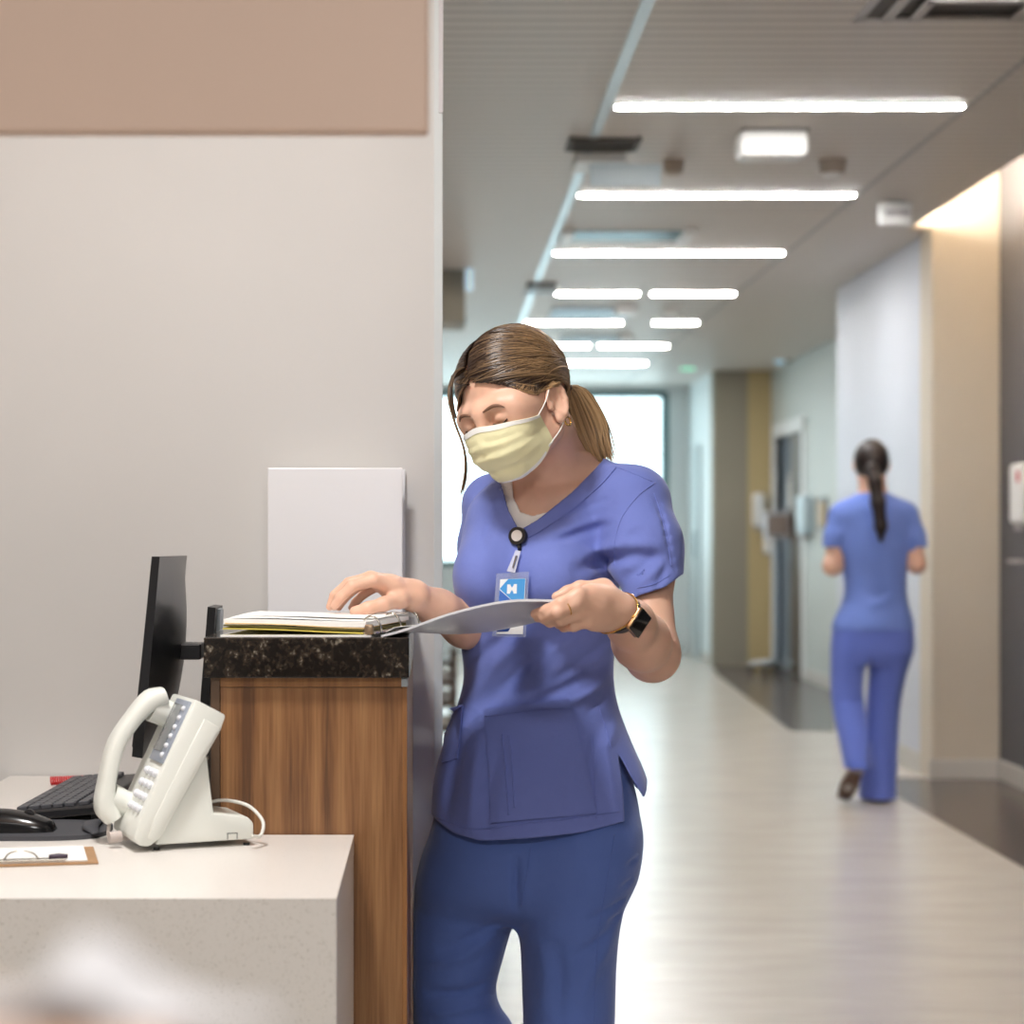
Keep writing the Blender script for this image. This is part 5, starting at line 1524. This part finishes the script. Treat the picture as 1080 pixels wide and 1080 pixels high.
M_HAIR = hair_mat('balayage_hair', (44, 28, 21), (206, 168, 122), 0.3)
SC, SR = np.array((0, .015, .034)), np.array((.0772, .0958, .0888))
def scalp(d, off=0.0):
    d = np.array(d, float); d /= np.linalg.norm(d)
    t = 1 / np.sqrt(((d / SR) ** 2).sum())
    q = SC + d * (t + off)
    o_, dw = Vector(hw(SC)), Vector(HRn @ d)
    h_, n_, i_, t_ = BV_BODY.ray_cast(o_ + dw * .2, -dw)
    if h_ is not None and d[2] > -.35:
        r_ = (h_ - o_).length / HS
        if r_ < .125 and r_ + .0012 + max(off, 0) * .6 > t + off: q = SC + d * (r_ + .0012 + max(off, 0) * .6)
    return q
def strands(paths, rad, seg=4, base=None, name='hair', mt=None, parent=None):
    """many thin tapering tubes as one mesh with an 'along' attribute"""
    V, Fq, AL = [], [], []
    o_ = 0
    for pth, r, (a0, a1) in zip(paths, rad, base):
        n = len(pth); T = np.gradient(pth, axis=0); T /= np.linalg.norm(T, axis=1)[:, None] + 1e-9
        up = np.array((.3, .5, .8)); U = np.cross(T, up); U /= np.linalg.norm(U, axis=1)[:, None] + 1e-9; W_ = np.cross(T, U)
        ang = np.linspace(0, 2 * PI, seg, endpoint=False)
        R_ = r * np.clip(np.minimum(1.0, (1 - np.linspace(0, 1, n)) * 6 + .15), 0, 1)
        ringv = pth[:, None, :] + R_[:, None, None] * (np.cos(ang)[None, :, None] * U[:, None, :] + np.sin(ang)[None, :, None] * W_[:, None, :])
        V.append(ringv.reshape(-1, 3)); AL.append(np.repeat(np.linspace(a0, a1, n), seg))
        i = np.arange(n - 1)[:, None] * seg; k = np.arange(seg)[None, :]; k2 = (k + 1) % seg
        Fq.append((np.stack([i + k, i + k2, i + seg + k2, i + seg + k], -1).reshape(-1, 4)) + o_)
        o_ += n * seg
    me = mesh_np(name, np.vstack(V), np.vstack(Fq))
    at = me.attributes.new('along', 'FLOAT', 'POINT'); at.data.foreach_set('value', np.concatenate(AL).astype(np.float32))
    return obj_me(name, me, mt, parent, True)
tie = np.array((0, .116, -.008)); tdir = (tie - SC) / np.linalg.norm(tie - SC)
# cap below the strands so no skin shows
cap = Field(HC - .17, HC + .17, 0.003)
hell(cap, SC, SR - .0042, k=.01)
cap.cone(hw((0, .09, .0)), hw((0, .112, -.012)), .040, .024, k=.03)
FC = [(.0, -.088, -.012), (.064, -.030, .012)]
hell(cap, (0, -.105, -.022), (.082, .072, .079), k=.012, mode='s')
for s in (-1, 1):
    hell(cap, (s * .08, .000, -.045), (.05, .060, .052), k=.012, mode='s')
hell(cap, (0, .02, -.105), (.12, .15, .062), k=.012, mode='s')
VH, FH = cap.arrays()
mh = mesh_np('hair', VH, FH); at = mh.attributes.new('along', 'FLOAT', 'POINT')
loc = (VH - HC) @ HRn
at.data.foreach_set('value', np.clip(.25 + (loc[:, 1] + .02) * 3.0, .1, .55).astype(np.float32))
HAIR = obj_me('hair', mh, M_HAIR, nurse, True)
paths, rad, bases = [], [], []
for i in range(2400):
    side = 1 if rng.random() < .72 else -1
    t = rng.random()
    # roots along the parting line (front hairline to crown) and along the hairline
    if rng.random() < .72:
        y0 = -.086 + .150 * t ** 1.1
        root = np.array((.006 * side - .010 + rng.normal(0, .0015), y0, .0)); root[2] = .085
        d0 = np.array((root[0], y0, .088 - 0.15 * max(0, -y0 - .05))) - SC
    else:
        a = t
        hp_ = cr([(.005, -.088, .070), (.030, -.086, .062), (.052, -.070, .046), (.066, -.044, .024), (.070, -.022, .010)], 60)[int(a * 59)]
        d0 = np.array((hp_[0] * side, hp_[1], hp_[2])) - SC; y0 = hp_[1]
    d0 = d0 / np.linalg.norm(d0)
    low = rng.random()
    mid = np.array((side * (.90 + .10 * low), -.10 + .42 * rng.random() + .25 * max(0, y0 * 8), .10 + .55 * (1 - low) * (0.4 + .6 * t) - .12 * low)); mid /= np.linalg.norm(mid)
    n = 22; q = []
    off = .0006 + .0022 * rng.random()
    te = tdir + rng.normal(0, .10, 3) * np.array((1.3, .2, 1.0)); te /= np.linalg.norm(te)
    for u in np.linspace(0, 1, n):
        d = (1 - u) ** 2 * d0 + 2 * u * (1 - u) * mid + u * u * te
        q.append(scalp(d, off - .0012 + .0065 * math.sin(PI * u) ** .8))
    q = np.array(q)
    # gather into the tie at the end
    w = np.clip((np.linspace(0, 1, n) - .82) / .18, 0, 1)[:, None] ** 1.5
    q = q * (1 - w) + (tie + (q - tie) * .45) * w
    q = q + rng.normal(0, .0006, 3)
    paths.append(np.array([hw(p) for p in q])); rad.append(.0009 + .0005 * rng.random()); b0 = rng.normal(.04, .04)
    bases.append((b0, b0 + .55 + .35 * rng.random()))
# front locks: from the parting along the hairline, over the ear, back to the tie
for i in range(620):
    side = 1 if rng.random() < .62 else -1
    k = rng.random(); dn_ = 0.0 if side > 0 else -.006
    L = [(.002 * side - .006, -.088 + .022 * k, .078 + .012 * k), (.030 * side, -.084 + .026 * k, .066 + .016 * k + dn_), (.056 * side, -.064 + .030 * k, .046 + .022 * k + dn_), (.072 * side, -.034 + .028 * k, .024 + .030 * k + dn_),
         (.079 * side, .004 + .015 * k, .012 + .034 * k), (.070 * side, .055, .004 + .026 * k), (.036 * side, .100, -.004 + .010 * k), (.008 * side, .112, -.008)]
    q = cr(L, 26); of = .0012 + .0022 * rng.random() + (.004 if side < 0 else .0)
    ww = np.sin(np.linspace(0, 1, 26) * PI)
    q = np.array([scalp(p - SC, of * w_ - .0012 * (1 - w_)) for p, w_ in zip(q, ww)]); 
    w = np.clip((np.linspace(0, 1, 26) - .84) / .16, 0, 1)[:, None] ** 1.5
    q = q * (1 - w) + (tie + (q - tie) * .45) * w + rng.normal(0, .0007, 3)
    paths.append(np.array([hw(p) for p in q])); rad.append(.0009 + .0005 * rng.random()); b0 = rng.normal(.10, .05); bases.append((b0, b0 + .6 + .35 * rng.random()))
for i in range(260):
    side = 1 if rng.random() < .75 else -1
    k = rng.random()
    L = [(.040 * side, -.080 + .016 * k, .060 + .014 * k), (.060 * side, -.060 + .018 * k, .038 + .018 * k), (.072 * side, -.038 + .014 * k, .016 + .016 * k), (.078 * side, -.016 + .012 * k, .008 + .014 * k),
         (.081 * side, .010, .012 + .012 * k), (.076 * side, .040, .008 + .012 * k), (.044 * side, .092, -.004), (.008 * side, .112, -.010)]
    q = cr(L, 24); of = .0008 + .0022 * rng.random(); ww = np.sin(np.linspace(0, 1, 24) * PI)
    q = np.array([scalp(p - SC, of * w_ - .0010 * (1 - w_)) for p, w_ in zip(q, ww)])
    w = np.clip((np.linspace(0, 1, 24) - .84) / .16, 0, 1)[:, None] ** 1.5
    q = q * (1 - w) + (tie + (q - tie) * .45) * w + rng.normal(0, .0006, 3)
    paths.append(np.array([hw(p) for p in q])); rad.append(.0008 + .0005 * rng.random()); b0 = rng.normal(.22, .08); bases.append((b0, b0 + .7 + .3 * rng.random()))
strands(paths, rad, 4, bases, 'hair_strands', M_HAIR, HAIR)
# tie and ponytail
TW = hw(tie + np.array((0, .004, -.004)))
b = BM(); dpt = Vector(P(606, 430, 3.60)) - Vector(TW); dpt.normalize(); q1 = dpt.orthogonal().normalized(); q2 = dpt.cross(q1)
tube(b, [Vector(TW) + dpt * .008 + (q1 * math.cos(a) + q2 * math.sin(a)) * .0165 for a in np.linspace(0, 2 * PI, 40)], .0045, 8); obj('hair_tie', b, mat('brown_tie', (70, 48, 36), 0.6), HAIR, True)
paths, rad, bases = [], [], []
tipc = P(630, 492, 3.60)
for i in range(420):
    a = rng.random() * 2 * PI; r_ = math.sqrt(rng.random())
    s0 = Vector(TW) + (q1 * math.cos(a) + q2 * math.sin(a)) * (.014 * r_)
    sp = Vector((math.cos(a) * r_, 0.5 * math.sin(a) * r_, .3 * math.sin(a + 1) * r_))
    L_ = .78 + .32 * rng.random()
    c1 = Vector(P(603, 412, 3.60)) + sp * .020
    c2 = Vector(P(617, 447, 3.61)) + sp * .036
    c3 = Vector(TW).lerp(Vector(P(633, 486, 3.60)) + sp * .026, L_)
    q = cr([s0, c1, c2, c3], 18)
    paths.append(q + rng.normal(0, .0008, 3)); rad.append(.0013 + .0007 * rng.random()); b0 = rng.normal(.45, .08); bases.append((b0, b0 + .28))
strands(paths, rad, 4, bases, 'ponytail', M_HAIR, HAIR)
# loose strands in front of the face and at the nape
paths, rad, bases = [], [], []
for i in range(16):
    j = rng.normal(0, .0009, 3)
    L = [P(478, 396, 3.44), P(474, 420, 3.42), P(480, 446, 3.41), P(489, 472, 3.40), P(491, 496, 3.40), P(486, 520 + 8 * rng.random(), 3.40)]
    q = cr(L, 30) + j + np.linspace(0, 1, 30)[:, None] * rng.normal(0, .0012, 3); paths.append(q); rad.append(.0007); bases.append((.12, .35))
strands(paths, rad, 4, bases, 'face_strand', M_HAIR, HAIR)
paths, rad, bases = [], [], []
for i in range(70):
    u = rng.random(); j = rng.normal(0, .0010, 3)
    L = [P(489 - 4 * u, 388 + 6 * u, 3.45), P(480 - 3 * u, 394 + 5 * u, 3.435), P(473.5 + 2.5 * u, 410, 3.43), P(474 + 4 * u, 426 + 3 * u, 3.43), P(478 + 3 * u, 438 + 4 * u, 3.435)]
    q = cr(L, 24) + j; paths.append(q); rad.append(.0011); bases.append((.08, .22))
strands(paths, rad, 4, bases, 'front_lock', M_HAIR, HAIR)
# ================================================================== the nurse walking away down the corridor
Y2 = 9.5
def Q(px, py, dy=0.0): return P(px, py, Y2 + dy)
n2 = thing('person', 'person in blue scrubs with a dark ponytail walking away down the corridor', 'person', (Q(920, 845).x, Y2, 0))
S2 = Y2 / F
def tr2(g=0.0):
    r = []
    for py, c, w, ry in ((518, 921, 12, .05), (530, 921, 34, .085), (545, 921, 40, .105), (575, 921, 38, .112), (610, 923, 33, .105), (632, 923, 34, .105), (655, 921, 42, .122), (668, 920, 44, .125)):
        p = Q(c, py); r.append((p.z, p.x, Y2, w * S2 + g, ry + g))
    return r
f = Field((1.70, 9.0, 0.05), (2.32, 9.9, 1.68), 0.006)
f.gcyl(tr2(-.014), k=.02)
f.chain([Q(921, 545), Q(920, 512, .02), Q(919, 495, .02)], [.075, .052, .05], k=.04)
f.ell(Q(919, 488, .02), (.072, .090, .094), k=.03); f.ell(Q(919, 498, .06), (.056, .05, .07), k=.03)
f.cone(Q(919, 495, .11), Q(919, 500, .135), .010, .010, k=.015)
for s in (-1, 1): f.ell(Q(919 + s * 17.5, 490, .02), (.010, .018, .03), k=.008)
for s, sh, el_, wr in ((-1, (886, 541, 0), (878, 597, -.02), (896, 592, .20)), (1, (957, 541, 0), (967, 595, -.02), (950, 590, .20))):
    f.chain([Q(*sh), Q(*el_)], [.042, .040], k=.03)
    f.chain([Q(*el_), Q(*wr)], [.043, .028], k=.02)
    W_ = Q(*wr); base_ = Vector((W_.x - s * .03, W_.y + .075, W_.z))
    f.chain([W_, W_.lerp(base_, .6), base_], [.026, .024, .02], k=.012)
    for k in range(4):
        z = .026 - .018 * k
        k0 = base_ + Vector((s * .006 * 0, 0, z)); L_ = (.038, .043, .040, .031)[k]
        f.chain([base_.lerp(k0, .8), k0 + Vector((-s * L_ * .8, L_ * .5, 0)), k0 + Vector((-s * L_ * 1.5, L_ * .45, -.006)), k0 + Vector((-s * L_ * 1.9, L_ * .1, -.010))], [.0115, .0100, .0092, .0080], k=.003)
    f.chain([W_, W_ + Vector((-s * .005, .03, .03)), W_ + Vector((-s * .025, .065, .045)), W_ + Vector((-s * .045, .09, .045))], [.018, .014, .0105, .009], k=.006)
# legs: left foot lifting behind, right foot flat
f.chain([Q(899, 665), Q(894, 735, .0), Q(899, 808, -.16)], [.070, .045, .032], k=.03)
f.chain([Q(941, 665), Q(935, 745, .05), Q(927, 828, .02)], [.070, .045, .032], k=.03)
V_, F_ = f.arrays(); V_ = smooth(V_, F_, 1, .4)
obj_me('body', mesh_np('body', V_, F_), M_SKIN, n2, True)
# top
f = Field((1.68, 9.2, 0.74), (2.34, 9.8, 1.48), 0.005)
f.gcyl(tr2(), k=.02)
f.cone(Q(921, 535), Q(890, 543), .06, .058, k=.03); f.cone(Q(921, 535), Q(953, 543), .06, .058, k=.03)
f.chain([Q(888, 545), Q(882, 566, -.01), Q(879, 576, -.015)], [.060, .056, .050], k=.02); f.chain([Q(955, 545), Q(963, 566, -.01), Q(967, 576, -.015)], [.060, .056, .050], k=.02)
for L, a in ((((893, 600), (905, 560), (915, 540)), .006), (((955, 600), (940, 565), (930, 545)), .006), (((895, 615), (925, 628), (958, 612)), .007), (((893, 626), (922, 638), (958, 628)), -.005), (((912, 590), (925, 610), (935, 625)), .006), (((900, 640), (904, 655), (902, 668)), .006), (((945, 640), (942, 655), (946, 668)), .006)):
    f.fold([np.array(Q(x, y, -.11)) for x, y in L], .018, a)
f.shell(.012)
f.chain([Q(921, 536), Q(919, 505, .02)], [.058, .062], k=.005, mode='s')
f.plane_cut(Q(880, 577), (0, 0, -1), (1.5, 9.2, Q(0, 640).z), (Q(884, 0).x, 9.8, Q(0, 560).z)); f.plane_cut(Q(968, 577), (0, 0, -1), (Q(962, 0).x, 9.2, Q(0, 640).z), (2.6, 9.8, Q(0, 560).z))
f.plane_cut(Q(920, 664), (0, 0, -1), (1.6, 9.0, .5), (2.5, 10, .86))
V_, F_ = f.arrays(); V_ = smooth(V_, F_, 1, .4)
M_TOP2 = fabric('blue_scrub_cloth_far', (112, 136, 212)); M_PANT2 = fabric('blue_trouser_cloth_far', (100, 119, 204))
obj_me('scrub_top', mesh_np('scrub_top', V_, F_), M_TOP2, n2, True)
# trousers
f = Field((1.68, 9.05, 0.0), (2.34, 9.85, 0.92), 0.005)
r2 = lambda L: [(Q(c, py).z, Q(c, py).x, Y2 + dy, w * S2, ry) for py, c, w, ry, dy in L]
f.gcyl(r2(((645, 921, 36, .105, 0), (662, 920, 41, .115, 0), (685, 920, 41, .118, 0), (700, 918, 34, .09, 0))), k=.03)
f.gcyl(r2(((655, 905, 20, .08, 0), (685, 897, 19.5, .088, 0), (720, 893, 17, .08, 0), (745, 894, 17, .078, -.02), (775, 897, 17, .075, -.09), (806, 899, 16, .07, -.16))), k=.03)
f.gcyl(r2(((655, 938, 22, .085, 0), (685, 940, 22, .092, 0), (715, 937, 19.5, .085, .03), (745, 934, 18, .078, .05), (780, 931, 18, .075, .04), (815, 928, 19, .080, .02), (842, 926, 19.5, .092, .01))), k=.03)
for L, a in ((((882, 738), (895, 742), (910, 736)), .010), (((882, 755), (896, 760), (912, 752)), -.008), (((920, 745), (935, 752), (952, 742)), .009), (((912, 800), (918, 820), (914, 842)), .010), (((936, 800), (938, 822), (942, 842)), .008), (((925, 690), (940, 684), (960, 690)), .006)):
    f.fold([np.array(Q(x, y, -.07)) for x, y in L], .016, a)
f.poly_cut([(Q(x, y).x, Q(x, y).z) for x, y in ((912.5, 692), (916, 700), (916.5, 760), (909, 800), (914, 812), (909.5, 815), (905, 800), (911, 760))], 8.8, 10.2, k=.008)
V_, F_ = f.arrays(); V_ = smooth(V_, F_, 1, .4)
obj_me('trousers', mesh_np('trousers', V_, F_), M_PANT2, n2, True)
# shoes: left heel up with the sole showing, right mostly hidden by the hem
M_SH = mat('grey_shoe', (190, 184, 180), 0.5); M_SO = mat('brown_sole', (92, 68, 56), 0.6)
f = Field((1.78, 9.0, 0.0), (2.0, 9.55, 0.30), 0.004)
h0, h1 = Q(902, 812, -.17), Vector((Q(890, 836).x, Y2 - .02, .050))
f.chain([h0, h0.lerp(h1, .5), h1], [.036, .040, .034], k=.02)
V_, F_ = f.arrays(); s_ = obj_me('shoe', mesh_np('shoe', V_, F_), M_SH, n2, True)
b = BM(); d_ = (h1 - h0); nrm = Vector((-.25, -d_.z * 0 - .80, -.55)).normalized(); sd = d_.cross(nrm).normalized()
g = [[tuple(h0.lerp(h1, u) - d_ * .10 * (1 - 2 * u) + nrm * .036 + sd * v * (.026 + .012 * math.sin(PI * u))) for v in np.linspace(-1, 1, 7)] for u in np.linspace(0, 1, 12)]
sheet(b, g, .012); obj('sole', b, M_SO, s_, True, angle=0.6)
f = Field((1.9, 9.3, 0.0), (2.15, 9.8, 0.15), 0.004)
x0 = Q(926, 843).x
f.chain([(x0, 9.49, .042), (x0, 9.56, .042), (x0 + .01, 9.69, .034)], [.038, .04, .034], k=.02)
f.plane_cut((x0, 9.5, .012), (0, 0, -1), (1.8, 9.2, -.1), (2.3, 9.9, .1))
V_, F_ = f.arrays(); s_ = obj_me('shoe', mesh_np('shoe', V_, F_), M_SH, n2, True)
b = BM(); box(b, (x0 - .036, 9.455, .0005), (x0 + .040, 9.72, .013), .005); obj('sole', b, M_SO, s_)
# hair: bun of smooth dark hair and a long ponytail
M_HAIR2 = hair_mat('dark_hair', (34, 24, 22), (74, 52, 44), 0.4)
f = Field((1.8, 9.3, 0.95), (2.2, 9.75, 1.72), 0.004)
f.ell(Q(919, 485.5, .01), (.080, .098, .098), k=.01)
f.ell(Q(919, 504, .13), (.10, .10, .10), k=.01, mode='s'); f.ell(Q(919, 527, .02), (.14, .2, .085), k=.02, mode='s')
f.chain([Q(920, 495, -.10), Q(923, 508, -.125), Q(926, 530, -.135), Q(929, 555, -.135), Q(929, 569, -.13)], [.030, .028, .032, .026, .010], k=.02)
for k_ in range(-3, 4): f.fold([np.array(Q(921 + k_ * 3, 500, -.135)), np.array(Q(926 + k_ * 3, 530, -.165)), np.array(Q(929 + k_ * 2, 562, -.155))], .004, .003)
for k_ in range(-6, 7): f.fold([np.array(Q(919 + k_ * 2.6, 466 + abs(k_), -.05)), np.array(Q(919 + k_ * 2.2, 480, -.10)), np.array(Q(920 + k_ * .7, 495, -.115))], .004, .003)
V_, F_ = f.arrays(); me = mesh_np('hair', V_, F_); at = me.attributes.new('along', 'FLOAT', 'POINT')
at.data.foreach_set('value', np.full(len(V_), .3, np.float32)); H2 = obj_me('hair', me, M_HAIR2, n2, True)
b = BM(); c = Q(921, 499, -.105); tube(b, [c + Vector((.030 * math.cos(a), -.012 + .030 * math.sin(a) * .5, .024 * math.sin(a))) for a in np.linspace(0, 2 * PI, 30)], .006, 8); obj('hair_tie', b, M_BLACK, H2, True)
